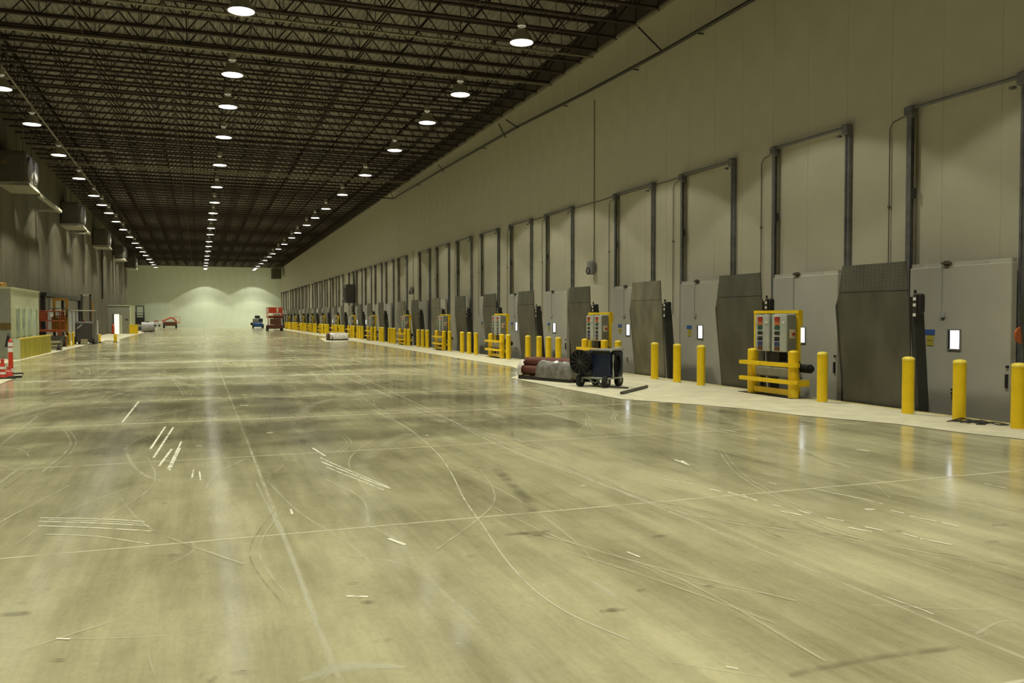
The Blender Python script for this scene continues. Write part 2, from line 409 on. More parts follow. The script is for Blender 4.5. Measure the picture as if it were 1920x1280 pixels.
pxr('tyre_mark', [(700,770),(760,800),(815,845),(845,885),(870,935),(905,985),(945,1045),(1000,1105),(1075,1155),(1180,1200)], 0.016, M['line'])
pxr('tyre_mark', [(660,700),(800,765),(930,832),(1080,890),(1230,945),(1290,965)], 0.018, M['line'])
# crisp bright scratches
for pts, wd in [
    ([(75,971),(180,973),(272,978)], .012), ([(73,978),(180,981),(279,986)], .012), ([(72,986),(180,990),(284,996)], .012), ([(90,975),(180,977),(268,982)], .006),
    ([(85,1002),(180,1006),(280,1020)], .007),
    ([(229,792),(260,753)], .018), ([(282,842),(310,800)], .016), ([(288,858),(325,801)], .016), ([(298,874),(322,842)], .018), ([(315,880),(340,828)], .014), ([(318,882),(338,840)], .01),
    ([(360,896),(363,880)], .01), ([(376,900),(374,884)], .01), ([(545,955),(548,964)], .012), ([(366,836),(379,836)], .02),
    ([(586,840),(610,855)], .016), ([(603,866),(650,885),(700,905),(732,916)], .014), ([(600,858),(640,876),(728,913)], .010), ([(612,876),(660,895),(720,919)], .010),
    ([(1218,895),(1300,908)], .008), ([(1330,917),(1352,922)], .016), ([(1365,923),(1418,938)], .014), ([(1390,927),(1420,940)], .010), ([(1448,947),(1464,950)], .014),
    ([(1465,959),(1502,966)], .014), ([(1492,957),(1520,963)], .014), ([(1550,971),(1582,977)], .012), ([(1590,989),(1635,998)], .014), ([(1622,988),(1655,995)], .012),
    ([(1690,1000),(1720,1008)], .010), ([(1725,1010),(1785,1022)], .012), ([(1524,917),(1590,930),(1655,945)], .009), ([(1668,957),(1695,963)], .012), ([(1705,968),(1760,979),(1798,988)], .011),
    ([(1342,803),(1380,810)], .014), ([(1622,955),(1640,955)], .03), ([(1442,905),(1455,908)], .012), ([(1265,862),(1292,872)], .018), ([(1090,911),(1098,911)], .02),
    ([(798,816),(804,816)], .03), ([(1278,864),(1288,871)], .02), ([(1605,843),(1630,846)], .02), ([(1400,820),(1420,824)], .015), ([(728,1010),(760,1022)], .02), ([(1175,1035),(1200,1045)], .012),
    ([(1845,907),(1889,916)], .008), ([(106,1198),(132,1199)], .010), ([(1362,1251),(1384,1255)], .010), ([(500,812),(512,811)], .03), ([(450,760),(465,760)], .04)]:
    pxr('scratch', pts, wd * 1.9, M['scratch'])
# many faint scuffs that follow the traffic
rs = random.Random(21)
for k in range(205):
    x = rs.uniform(-5.5, 8.5); y = rs.uniform(3.0, 38.0) ** 1.0; y = 3.0 + 35.0 * rs.random() ** 1.5
    L_ = rs.uniform(0.8, 4.5) * (0.6 + y / 22.0); a = rs.gauss(0, 0.38); cv = rs.uniform(-0.25, 0.25)
    p = [(x, y), (x + math.sin(a) * L_ * .5, y + math.cos(a) * L_ * .5), (x + math.sin(a + cv) * L_, y + math.cos(a + cv) * L_)]
    if max(abs(q[0] - 1.5) for q in p) > 7.2: continue
    n_par = 2 if rs.random() < .3 else 1
    for j in range(n_par):
        ribbon('tyre_mark', [(q[0] + .06*j, q[1]) for q in p], rs.uniform(.006, .022) * (1 + y / 14.0), M['dark_scuff' if rs.random() < .22 else 'scuff'])
for k in range(16):                      # wide faint wheel paths
    x = rs.uniform(-4.5, 7.5); y = rs.uniform(3, 24); a = rs.gauss(0.1, 0.3); L_ = rs.uniform(4, 9); cv = rs.uniform(-.3, .3)
    p = [(x, y), (x + math.sin(a) * L_ * .5, y + math.cos(a) * L_ * .5), (x + math.sin(a + cv) * L_, y + math.cos(a + cv) * L_)]
    if max(abs(q[0] - 1.5) for q in p) > 7.2: continue
    ribbon('tyre_mark', p, rs.uniform(.15, .30), M['path'])
# dark stains
for cx_, cy_, wx, wy in [(28,1152,.17,.07),(40,1133,.08,.03),(988,1000,.34,.10),(1010,1004,.16,.08),(900,878,.10,.06),(1238,1006,.16,.05),(1200,1108,.06,.03),(1150,1145,.16,.06),(1680,997,.14,.06),
                         (720,1202,.09,.03),(320,960+82,.12,.04),(660,1095,.10,.03),(1490,980,.09,.04),(1040,772,.9,.25),(1010,770,.5,.2),(1875,985,.15,.07),(690,1130,.08,.05),(785,967,.10,.03),(1860,1017,.14,.04),
                         (100,1240,.10,.04),(440+10,1262,.08,.03),(1330,1100,.07,.03),(1580,1110,.06,.03),(870,882,.10,.04),(1550,1002,.07,.03),(880,1044,.12,.02),(740,884,.10,.05)]:
    c = flo(cx_, cy_)
    ribbon('floor_stain', [(c.x - wx/2, c.y + 0.1*wy), (c.x, c.y), (c.x + wx/2, c.y - 0.3*wy)], (0.2*wy, wy, 0.2*wy), M['stain'])
for pts, wd in [([(1650,822),(1740,833),(1810,832)], .06), ([(1330,800),(1400,818),(1490,840),(1560,870),(1650,890)], .04), ([(1340,845),(1420,865),(1500,876)], .10),
                ([(1530,800+44),(1620,870),(1700,885)], .05), ([(1480,1268),(1640,1235),(1800,1215)], .05), ([(930,800+80),(980,930),(1000,960)], .14), ([(250,740),(420,742),(600,752)], .5)]:
    pxr('tyre_mark', pts, wd, M['dark_scuff'])

# ------------------------------------------------------------------ walls
wr = struct('wall_right', 'long beige insulated panel wall behind the dock doors')
y = YN; proto = None
while y < YF:
    if proto is None:
        proto = MB().box((0.005, 0, -1.5), (0.2, 1.17, 11.25)).box((0, 0.0035, -1.5), (0.005, 1.1665, 11.25)).build('wall_panel', M['wall'], wr); p = proto
    else:
        p = proto.copy(); C.objects.link(p); p.parent = wr
    p.location = (XD, y, 0); y += 1.17
MB().box((XD + 0.2, YN, -1.5), (XD + 0.3, YF + 0.3, 11.25)).build('backing', M['wall'], wr)

wl = struct('wall_left', 'dark precast concrete wall along the left of the hall')
y = YL; proto = None
while y > YN:
    if proto is None:
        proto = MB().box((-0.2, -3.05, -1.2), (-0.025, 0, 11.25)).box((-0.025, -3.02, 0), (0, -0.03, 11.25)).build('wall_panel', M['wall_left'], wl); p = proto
    else:
        p = proto.copy(); C.objects.link(p); p.parent = wl
    p.location = (XL, y, 0); y -= 3.05
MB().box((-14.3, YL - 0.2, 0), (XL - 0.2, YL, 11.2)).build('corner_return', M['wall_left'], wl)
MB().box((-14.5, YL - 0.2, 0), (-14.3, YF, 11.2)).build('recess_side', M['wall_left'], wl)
wf = struct('wall_far', 'pale end wall at the far end of the hall')
x = -14.5; proto = None
while x < 12.4:
    if proto is None:
        proto = MB().box((0.0, 0.02, 0), (1.2, 0.2, 11.2)).box((0.012, 0, 0), (1.188, 0.02, 11.2)).build('wall_panel', M['wall_far'], wf); p = proto
    else:
        p = proto.copy(); C.objects.link(p); p.parent = wf
    p.location = (x, YF, 0); x += 1.2
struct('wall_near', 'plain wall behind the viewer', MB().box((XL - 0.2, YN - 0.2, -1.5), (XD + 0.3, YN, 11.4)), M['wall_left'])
# roof deck, ribbed along the hall
b = MB(); nr = 140; x0, x1 = -14.5, 12.55; st = (x1 - x0) / nr
zt = lambda yy: hj(yy) + DECK
vs = []; fs = []
for i in range(nr):
    xa = x0 + st * i
    for dx, dz in ((0, 0), (st*0.45, 0), (st*0.6, 0.045), (st*0.85, 0.045)):
        vs.append((xa + dx, YN - 0.1, zt(YN) + dz)); vs.append((xa + dx, YF + 0.3, zt(YF) + dz))
for i in range(len(vs)//2 - 1): fs.append((2*i, 2*i+2, 2*i+3, 2*i+1))
fs = [tuple(reversed(f)) for f in fs]
b.add(vs, fs)
b.add([(x0, YN-.1, zt(YN)+.12), (x1, YN-.1, zt(YN)+.12), (x1, YF+.3, zt(YF)+.12), (x0, YF+.3, zt(YF)+.12)], [(0, 1, 2, 3)])
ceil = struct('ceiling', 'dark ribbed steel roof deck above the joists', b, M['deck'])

# ------------------------------------------------------------------ roof joists
def joist():
    r = thing('roof_joist', 'open web roof joist of dark red steel spanning the hall', 'joist', group='open web roof joists across the ceiling')
    xa, xb = -14.0, XD - 0.14
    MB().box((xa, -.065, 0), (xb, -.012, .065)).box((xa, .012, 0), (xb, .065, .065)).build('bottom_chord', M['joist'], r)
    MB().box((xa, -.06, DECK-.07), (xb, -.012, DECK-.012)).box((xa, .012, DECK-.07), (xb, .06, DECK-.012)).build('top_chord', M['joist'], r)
    wb = MB(); n = 20; st = (xb - xa) / n
    for i in range(n):
        a = xa + i * st
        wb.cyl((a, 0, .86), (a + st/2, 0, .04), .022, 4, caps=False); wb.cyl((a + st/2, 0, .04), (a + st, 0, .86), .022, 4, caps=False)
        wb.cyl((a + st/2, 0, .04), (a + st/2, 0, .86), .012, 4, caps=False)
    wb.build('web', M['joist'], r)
    return r
j0 = joist()
JS = 1.30
yj0 = onx(1192.6, XD - .1, 57).y
ks = [yj0 + JS * k for k in range(-14, 96) if -3 < yj0 + JS * k < YF - 1]
tr = struct('trim_1', 'added dark closure plates and pale ledger along the top of the door wall')
cp_ = None
for yy in ks:
    if cp_ is None:
        cp_ = MB().box((-.10, .03, .07), (-.02, JS - .03, DECK)).build('shade_plate', M['shading'], tr)  # dark plates added so the wall above the chords reads unlit
        lg_ = MB().box((-.13, .05, .0), (-.02, JS - .05, .03)).box((-.13, .05, .03), (-.12, JS - .05, .07)).build('ledger', M['pipe'], tr); a_, b_ = cp_, lg_
    else:
        a_ = cp_.copy(); b_ = lg_.copy()
        for q_ in (a_, b_): C.objects.link(q_); q_.parent = tr
    for q_ in (a_, b_): q_.location = (XD, yy, hj(yy + JS))
for i, yy in enumerate(ks):
    j = j0 if i == 0 else copy_tree(j0)
    k_ = round((yy - yj0) / JS) + 1
    if 0 <= k_ < 12:
        j['label'] = f'dark roof joist whose end meets the door wall, {ordinal(k_)} such from the viewer'
        j['group'] = 'roof joists meeting the door wall'
    elif k_ < 0: j['label'] = 'dark roof joist crossing the top edge of the view'; j['group'] = 'roof joists over the near end'
    else: j['label'] = 'open web roof joist in the dense dark rows towards the far end'; j['group'] = 'far roof joists'
    j.location = (0, yy, hj(yy))
# bridging lines that run the length of the hall and tie the joists
def line_y(x, dz, r, mat, name, label, cat, group=None, box=False):
    a = Vector((x, ks[0], hj(ks[0]) + dz)); c = Vector((x, ks[-1], hj(ks[-1]) + dz))
    b = MB()
    b.cyl(a, c, r, 4 if box else 8)
    return tag(b.build(name, mat), label, cat, group)
for x in (-3.2, -0.85, 1.55, 4.6, 7.3, 10.2):
    o = line_y(x, -0.012, .02, M['joist'], 'bridging_angle', 'thin dark steel bridging angle running the length of the hall under the joists', 'steel angle', 'bridging angles along the ceiling', True)
    for s_ in (-1, 1): pass
# lattice girder over the left lamp row
gr = thing('lattice_girder', 'lattice girder running down the hall beside the left lamp row', 'girder')
gx = -6.15
for nm, dz in (('bottom_chord', -.10), ('top_chord', .55)):
    b = MB(); b.cyl((gx, ks[0], hj(ks[0])+dz), (gx, ks[-1], hj(ks[-1])+dz), .05, 4); b.build(nm, M['pipe'] if dz < 0 else M['joist'], gr)
b = MB(); yy = ks[0]
while yy < ks[-1] - 1.3:
    b.cyl((gx, yy, hj(yy) - .1), (gx, yy + .65, hj(yy) + .55), .02, 4, caps=False); b.cyl((gx, yy+.65, hj(yy) + .55), (gx, yy + 1.3, hj(yy) - .1), .02, 4, caps=False); yy += 1.3
b.build('web', M['joist'], gr)
# sprinkler pipes that cross the hall under the joists
for (px, py, lab) in [(560, 42, 'nearest of the pale sprinkler pipes crossing under the joists'), (560, 110, 'second pale sprinkler pipe crossing under the joists'),
                      (700, 338, 'pale sprinkler pipe crossing the hall over the middle lamps'), (95, 275, 'pale sprinkler pipe ending beside the left lamp row')]:
    zz = 8.5; d = ray(px, py); p = _o + d * ((EYE + zz - 0.02 - EYE) / d.z); yy = p.y; z = hj(yy) - 0.09
    p = _o + d * ((z - EYE) / d.z); yy = p.y
    xa, xb = (-7.7, XD - 0.1) if px > 100 else (-7.4, -3.9)
    b = MB().cyl((xa, yy, z), (xb, yy, z), .04, 8)
    b.build('sprinkler_pipe', M['pipe']); tag(bpy.data.objects[b and list(bpy.data.objects)[-1].name] if False else C.objects[-1], lab, 'pipe')

# ------------------------------------------------------------------ high bay lamps
def lamp_proto():
    r = thing('high_bay_lamp', 'lamp', 'lamp')
    MB().lathe([(.305, 0.0), (.312, .015), (.300, .03), (.275, .10), (.225, .20), (.160, .29), (.120, .34), (.085, .36)], 28).build('reflector', M['reflector'], r)
    MB().cyl((0, 0, .012), (0, 0, .020), .296, 28).build('lens', M['bulb'], r)
    MB().cyl((0, 0, .36), (0, 0, .43), .06, 14).cyl((0, 0, .43), (0, 0, .62), .115, 16, r2=.105).build('ballast_housing', M['reflector'], r)
    MB().cyl((0, 0, 0), (0, 0, 1), .010, 6).build('hook_rod', M['conduit'], r)
    for nm, ang, blend, pw in (('wide', 104, 0.10, LAMP_WIDE), ('core', 86, 0.65, LAMP_CORE)):
        ld = bpy.data.lights.new('lamp_beam', 'SPOT'); ld.energy = pw; ld.color = LAMP_COL
        ld.spot_size = math.radians(ang); ld.spot_blend = blend; ld.shadow_soft_size = .14 if nm == 'wide' else .2; ld.use_nodes = False
        lo = bpy.data.objects.new('lamp_beam', ld); C.objects.link(lo); lo.location = (0, 0, -0.02); lo.parent = r
    return r
lp0 = lamp_proto()
HL = EYE + 7.17
rows = {
 'right': (8.0, [(978,83),(863,183),(801,233),(740,283),(685,328),(642,366),(611,392),(591,408),(575,420),(558,436),(547,447),(533,458),(522,466),(512,474),(505,481),(497,487),(490,491),(484,497),(479,502),(475,506),(470,511)]),
 'centre': (1.01, [(457,22),(439,141),(430,201),(422,258),(413,310),(407,351),(402,380),(400,400),(398,412),(396,428),(394,440),(392,453),(390,462),(389,471),(388,480),(387,487),(386,493),(385.5,498),(385,503),(384.5,509)]),
 'left': (-5.76, [(2,163),(60,233),(110,292),(148,334),(176,368),(191,387),(204,400),(218,419),(231,433),(243,446),(253,457),(260,465),(267,474),(273,482),(279,488),(284,494),(288,499),(292,504)])}
def rod(o):
    for c in o.children:
        if c.name.startswith('hook_rod'):
            c.location.z = .6; c.scale.z = hj(o.location.y) + DECK - HL - .6
first = True
for row, (X, pts) in rows.items():
    for i, (px, py) in enumerate(pts):
        d = ray(px, py)
        if row == 'centre': p = _o + d * ((HL - EYE) / d.z); yy = p.y
        else: yy = onx(px, X, py).y
        o = lp0 if first else copy_tree(lp0); first = False
        n = len(pts)
        yy = min(yy, YF - 3.0 - 2.6 * (n - 1 - i))
        o.location = (X, yy, HL); rod(o)
        if i < 9: lab = f'glowing high bay lamp under the roof, {ordinal(i)} from the viewer in the {row} row'
        elif i == n - 1: lab = f'glowing high bay lamp, last of the {row} row before the far wall'
        else: lab = f'small far glowing high bay lamp towards the far end of the {row} row'
        tag(o, lab, 'lamp', f'high bay lamps of the {row} row' if i < 9 or i == n-1 else f'far high bay lamps of the {row} row')
    # the lamps overhead and behind the viewer light the near floor; they stand outside the frame
    y0 = onx(pts[0][0], X, pts[0][1]).y if row != 'centre' else (_o + ray(*pts[0]) * ((HL - EYE) / ray(*pts[0]).z)).y
    k = 1
    while y0 - 6.4 * k > YN + 2:
        o = copy_tree(lp0); o.location = (X, y0 - 6.4 * k, HL); rod(o)
        tag(o, f'high bay lamp of the {row} row hanging nearer than the frame shows', 'lamp', f'high bay lamps over the near end, {row} row'); k += 1

# ------------------------------------------------------------------ dock doors
ug = 1690.0
def y_at(inv, X):                      # inv: reciprocal picture distance from the vanishing point, in thousandths
    return X * (ug * inv * 1e-3 - 0.3475) / 0.9377
Z0 = -1.3
def door():
    r = thing('door_proto', 'door', None, kind='structure')
    xf = -0.26                          # local +y runs away from the viewer
    MB().box((xf, -.20, Z0), (-0.13, 1.84, 2.42), bev=0.012).build('door_leaf', M['door'], r)
    MB().box((xf + .03, -.18, 2.42), (-0.13, 1.82, 2.49)).box((xf+.01, .25, 2.43), (xf + .03, .27, 2.45)).box((xf+.01, 1.45, 2.43), (xf+.03, 1.47, 2.45)).build('top_seal', M['cap'], r)
    MB().box((-.10, 2.02, Z0), (0, 2.12, 5.24)).box((-.125, 1.99, Z0), (-.10, 2.05, 5.24)).build('track', M['track'], r)
    MB().box((-.085, 1.93, Z0), (-.02, 1.95, 5.2)).build('track_lip', M['pipe'], r)
    MB().box((-.08, -.29, Z0), (0, -.20, 5.24)).box((-.10, -.22, Z0), (-.08, -.18, 5.24)).build('track', M['track'], r)
    MB().box((-.17, 1.94, 5.20), (0, 2.14, 5.38), bev=.02).box((-.2, 1.9, 5.16), (-.12, 1.98, 5.23)).build('bearing_box', M['track'], r)
    MB().box((-.17, -.30, 5.20), (0, -.14, 5.40), bev=.02).box((-.2, -.12, 5.16), (-.12, -.04, 5.20)).build('bearing_box', M['track'], r)
    MB().cyl((-.10, -.15, 5.34), (-.10, 1.95, 5.34), .03, 10).build('header_shaft', M['track'], r)
    MB().tube([(-.04, 2.14, 5.26), (-.04, 2.50, 5.20), (-.04, 2.58, 5.1), (-.04, 2.58, 1.6)], .011, 6).box((-.06, 2.56, 3.6), (-.02, 2.60, 3.65)).build('conduit', M['conduit'], r)
    MB().box((-.13, 1.90, 3.70), (-.08, 1.95, 3.88)).build('track_sensor', M['dark'], r)
    MB().box((xf-.05, .96, 2.455), (xf+.04, 1.12, 2.49)).box((xf-.03, 1.00, 2.43), (xf+.02, 1.08, 2.51)).build('switch_arm', M['conduit'], r)
    MB().cyl((xf-.012, 1.13, 1.64), (xf-.012, 1.13, 2.46), .006, 6).box((xf-.03, 1.06, 1.54), (xf, 1.15, 1.64)).build('switch_cord', M['panel_grey'], r)
    f = MB()
    y1, y2, z1, z2, e = .75, .98, 1.01, 1.32, .022
    f.box((xf-.02, y1-e, z1-e), (xf, y2+e, z1)).box((xf-.02, y1-e, z2), (xf, y2+e, z2+e)).box((xf-.02, y1-e, z1), (xf, y1, z2)).box((xf-.02, y2, z1), (xf, y2+e, z2))
    f = f.build('window_frame', M['grey'], r)
    MB().box((xf-.010, y1, z1), (xf-.002, y2-.04, z2)).build('window_pane', M['lit'], f)
    MB().box((xf-.010, y2-.04, z1), (xf-.002, y2, z2)).build('window_reveal', M['dark'], f)
    MB().box((xf-.008, 1.27, 1.24), (xf, 1.50, 1.33)).build('sign_board', M['blue_sign'], r)
    for z in (1.05, 1.145): MB().box((xf-.008, 1.30, z), (xf, 1.44, z + .078)).build('sign_board', M['yellow_sign'], r)
    MB().box((xf-.05, .86, .30), (xf, .88, .33)).box((xf-.05, .80, .24), (xf-.03, .88, .27)).build('door_handle', M['dark'], r)
    MB().box((xf-.03, -.17, .42), (xf, -.13, .64)).box((xf-.03, -.18, .74), (xf, -.14, .78)).build('door_latch', M['dark'], r)
    return r
d0 = door()
invs = []; v = 0.7534
seq = [4] + [6] * 5
v = 0.7534 - 0.1765
invs.append(v); v += 0.1765
for gi, n in enumerate(seq):
    for i in range(n):
        if v < 6.45: invs.append(v)
        v += 0.1765
    v += 0.0775
cnt = 0
for i, iv in enumerate(invs):
    yl = y_at(iv, XD - .1)              # far post
    if yl > YF - 0.5: continue
    o = d0 if cnt == 0 else copy_tree(d0)
    cnt += 1
    o.name = f'door_{cnt}'
    o.location = (XD, yl - 2.05, 0)
    if cnt == 1: lab = 'vertical lift dock door cut off by the edge of view'
    elif cnt <= 9: lab = f'grey vertical lift dock door, {ordinal(cnt - 2)} whole one from the viewer along the right wall'
    else: lab = 'grey vertical lift dock door far along the right wall'
    o['label'] = lab; o['group'] = 'vertical lift dock doors'
ndoor = cnt

# ------------------------------------------------------------------ dock levelers
def leveler(mat, tread=False):
    r = thing('dock_leveler', 'leveler', 'dock leveler')
    W = 1.70; L = 0.17; ze = 1.98
    def lean(z): return -L * max(0.0, z) / 2.0
    # deck plate, a slightly leaning slab with clipped upper corners
    b = MB()
    zs = [(-0.35, .16, W - .06), (0.0, .10, W - .04), (ze - .10, .03, W - .02), (ze, .07, W - .07)]
    vs = []
    for z, ya, yb in zs:
        for xx in (0, .03): vs += [(lean(z) + xx, ya, z), (lean(z) + xx, yb, z)]
    fs = []
    for k in range(3):
        a = 4 * k; c = 4 * (k + 1)
        fs += [(a, a+1, c+1, c), (a+2, c+2, c+3, a+3), (a, c, c+2, a+2), (a+1, a+3, c+3, c+1)]
    fs += [(0, 2, 3, 1), (12, 13, 15, 14)]
    b.add(vs, fs).build('deck_plate', mat, r)
    # lip plate above
    vs = []
    for z, ya, yb, xx in ((ze + .012, .05, W - .06, lean(ze) + .0), (2.47, .12, W - .13, lean(2.4) + .05)):
        for dx in (0, .03): vs += [(xx + dx, ya, z), (xx + dx, yb, z)]
    lip = MB().add(vs, [(0, 1, 5, 4), (2, 6, 7, 3), (0, 4, 6, 2), (1, 3, 7, 5), (0, 2, 3, 1), (4, 5, 7, 6)]).build('lip_plate', mat, r)
    if tread:
        t = MB(); z = 2.03
        while z < 2.45:
            y = .16
            while y < W - .2:
                xx = lean(ze) + (lean(2.4) + .05 - lean(ze)) * (z - ze) / .47
                t.box((xx - .004, y, z), (xx, y + .075, z + .010)); y += .088
            z += .030
        o = t.build('tread_bars', M['tread'], lip); o['kind'] = 'stuff'
    MB().cyl((lean(ze) + .02, .08, ze + .004), (lean(ze) + .02, W - .08, ze + .004), .016, 8).build('hinge', M['plate_side'], r)
    # side beams
    for s_ in (0, 1):
        b = MB(); vs = []
        for z in (-0.35, ze - .12, ze - .28):
            pass
        prof = [(-0.35, .0, .21), (0.1, .0, .22), (ze - .24, .0, .22), (ze - .10, .02, .10)]
        for z, xa, xb in prof:
            if s_ == 0: ya, yb = -.03, .05
            else: ya, yb = W - .035, W + (.075 if z > 0.3 else .02)
            x_ = lean(z) + (.004 if s_ else .03)
            vs += [(x_ + xa, ya, z), (x_ + xa + (.02 if s_ else 0), yb - (.05 if s_ and z > ze - .15 else 0), z), (x_ + xb, yb, z), (x_ + xb, ya, z)]
        fs = [(0, 3, 2, 1), (12, 13, 14, 15)]
        for k in range(3):
            for i in range(4):
                j = (i + 1) % 4; fs.append((4*k+i, 4*k+j, 4*k+4+j, 4*k+4+i))
        b.add(vs, fs).build('side_beam', M['plate_side'], r)
    x_ = lean(1.8)
    bx = MB().box((x_ + .06, -.13, 1.61), (x_ + .20, -.03, 1.93), bev=.025).cyl((x_ + .05, -.05, 1.93), (x_ + .05, -.05, 1.99), .022, 8).build('valve_box', M['dark'], r)
    for z in (1.82, 1.72, 1.56):
        MB().box((x_ + .035, -.036, z), (x_ + .07, -.030, z + .05)).box((x_+.020, -.09, z), (x_+.028, -.035, z + .05)).build('label_plate', M['white'], r)
    MB().box((x_ + .03, -.09, 1.54), (x_+.06, -.03, 1.92)).build('valve_bracket', M['plate_side'], r)
    MB().box((-.02, .2, -1.3), (.25, W - .2, -0.3)).build('hinge_stand', M['plate_side'], r)
    return r
lvA = leveler(M['plate'], True); lvB = leveler(M['plate']); lvC = leveler(M['plate_worn'])
lev_left_px = [(1583, 'A'), (1354, 'B'), (1191, 'C'), (1073, 'B'), (977.5, 'B'), (912, 'B'), (859, 'B'), (814.5, 'C'), (776, 'B'), (752, 'C')]
used = {'A': False, 'B': False, 'C': False}; pr = {'A': lvA, 'B': lvB, 'C': lvC}
descr = ['dark steel leveler plate stored upright, bright tread rows across its lip', 'plain dark leveler plate standing upright behind the nearest yellow control stand',
         'worn pale brownish leveler plate stored upright with streaky stains', 'dark leveler plate standing upright behind the blue wheeled heater',
         'dark leveler plate upright behind the four close bollards past the wrapped rolls', 'dull leveler plate upright behind the control stand just past the four bollards',
         'dark narrow-looking leveler plate upright behind the three bollards between two control stands', 'pale leveler plate upright behind the third control stand from the viewer',
         'dark leveler plate upright, ninth from the viewer along the pit', 'paler leveler plate upright, tenth from the viewer along the pit']
ly = [onx(px, XP + .10).y for px, k in lev_left_px]
def place_lev(yfar, k, label, group='upright dock levelers along the pit'):
    o = pr[k] if not used[k] else copy_tree(pr[k]); used[k] = True
    o.location = (XP + .10, yfar - 1.68, 0); tag(o, label, 'dock leveler', group)
for (px, k), yy, ds in zip(lev_left_px, ly, descr): place_lev(yy, k, ds)
yoff = [y_at(iv, XD - .1) for iv in invs if y_at(iv, XD - .1) < YF - .5]
for i, yd in enumerate(yoff):
    if i == 0: place_lev(yd + .55, 'B', 'dark leveler plate upright just outside the frame edge beside the nearest bollards')
    elif i > 10: place_lev(yd + .35, random.choice('BBC'), 'upright leveler plate far along the pit', 'far upright dock levelers')

# ------------------------------------------------------------------ bollards
def bollard():
    r = thing('bollard', 'bollard', 'bollard')
    MB().cyl((0, 0, 0), (0, 0, .885), .092, 20).build('post', M['yellow'], r)
    MB().lathe([(.095, .862), (.096, .885), (.086, .903), (.055, .918), (0.001, .924)], 20).build('cap', M['yellow_cap'], r)
    MB().lathe([(.12, .006), (.12, .014), (.093, .018)], 16).build('base_ring', M['apron'], r)
    return r
b0 = bollard(); fb = True
bl = [(1912, 'yellow bollard cut by the edge of view beyond the wire bundle'), (1801, 'yellow bollard with a bundle of bent wire at its foot'), (1704.5, 'yellow bollard before the corner of the tread-lipped leveler plate'),
      (1543, 'yellow bollard between the nearest control stand and the tread-lipped plate'), (1315, 'yellow bollard beside the plain dark plate, third of the trio by the worn plate'),
      (1270, 'yellow bollard at the edge of the worn plate, middle of its trio'), (1228, 'yellow bollard in front of the worn brownish leveler plate'), (1159, 'yellow bollard just behind the blue wheeled heater'),
      (1047, 'yellow bollard nearest the viewer of the four behind the wrapped rolls'), (1028.5, 'third yellow bollard from the far end of the four behind the wrapped rolls'), (1011, 'thick-looking second yellow bollard of the four behind the wrapped rolls'),
      (990, 'yellow bollard at the far end of the four behind the wrapped rolls'), (953, 'yellow bollard tight beside the second far control stand'),
      (892.5, 'nearest of three yellow bollards before the narrow dark plate'), (879.5, 'middle of three yellow bollards before the narrow dark plate'), (866.5, 'farthest of three yellow bollards before the narrow dark plate'),
      (843, 'yellow bollard beside the third far control stand')]
XBs = XB
def place_b(y, lab, grp, x=None):
    global fb
    o = b0 if fb else copy_tree(b0); fb = False
    o.location = (x or XBs, y, 0); tag(o, lab, 'bollard', grp)
for px, lab in bl: place_b(onx(px, XBs).y, lab, 'yellow bollards along the dock pit')
for iv in (0.53, 0.58, 0.625): place_b(y_at(iv - .02, XBs), 'yellow bollard just outside the frame edge', 'bollards past the frame edge')
far_b = [801, 792.5, 784, 766.5, 739.5, 735, 730, 717.5, 713, 703.5]
for px in far_b: place_b(onx(px, XBs).y, 'yellow bollard in the crowded row past the third control stand', 'crowded mid row bollards')
fk = []
v = 3.49
while v < 6.35:
    fk += [v - .23, v - .18, v - .13, v - .045]; v += .43
for iv in fk: place_b(y_at(iv, XBs), 'small far yellow bollard near the end of the row', 'far yellow bollards')

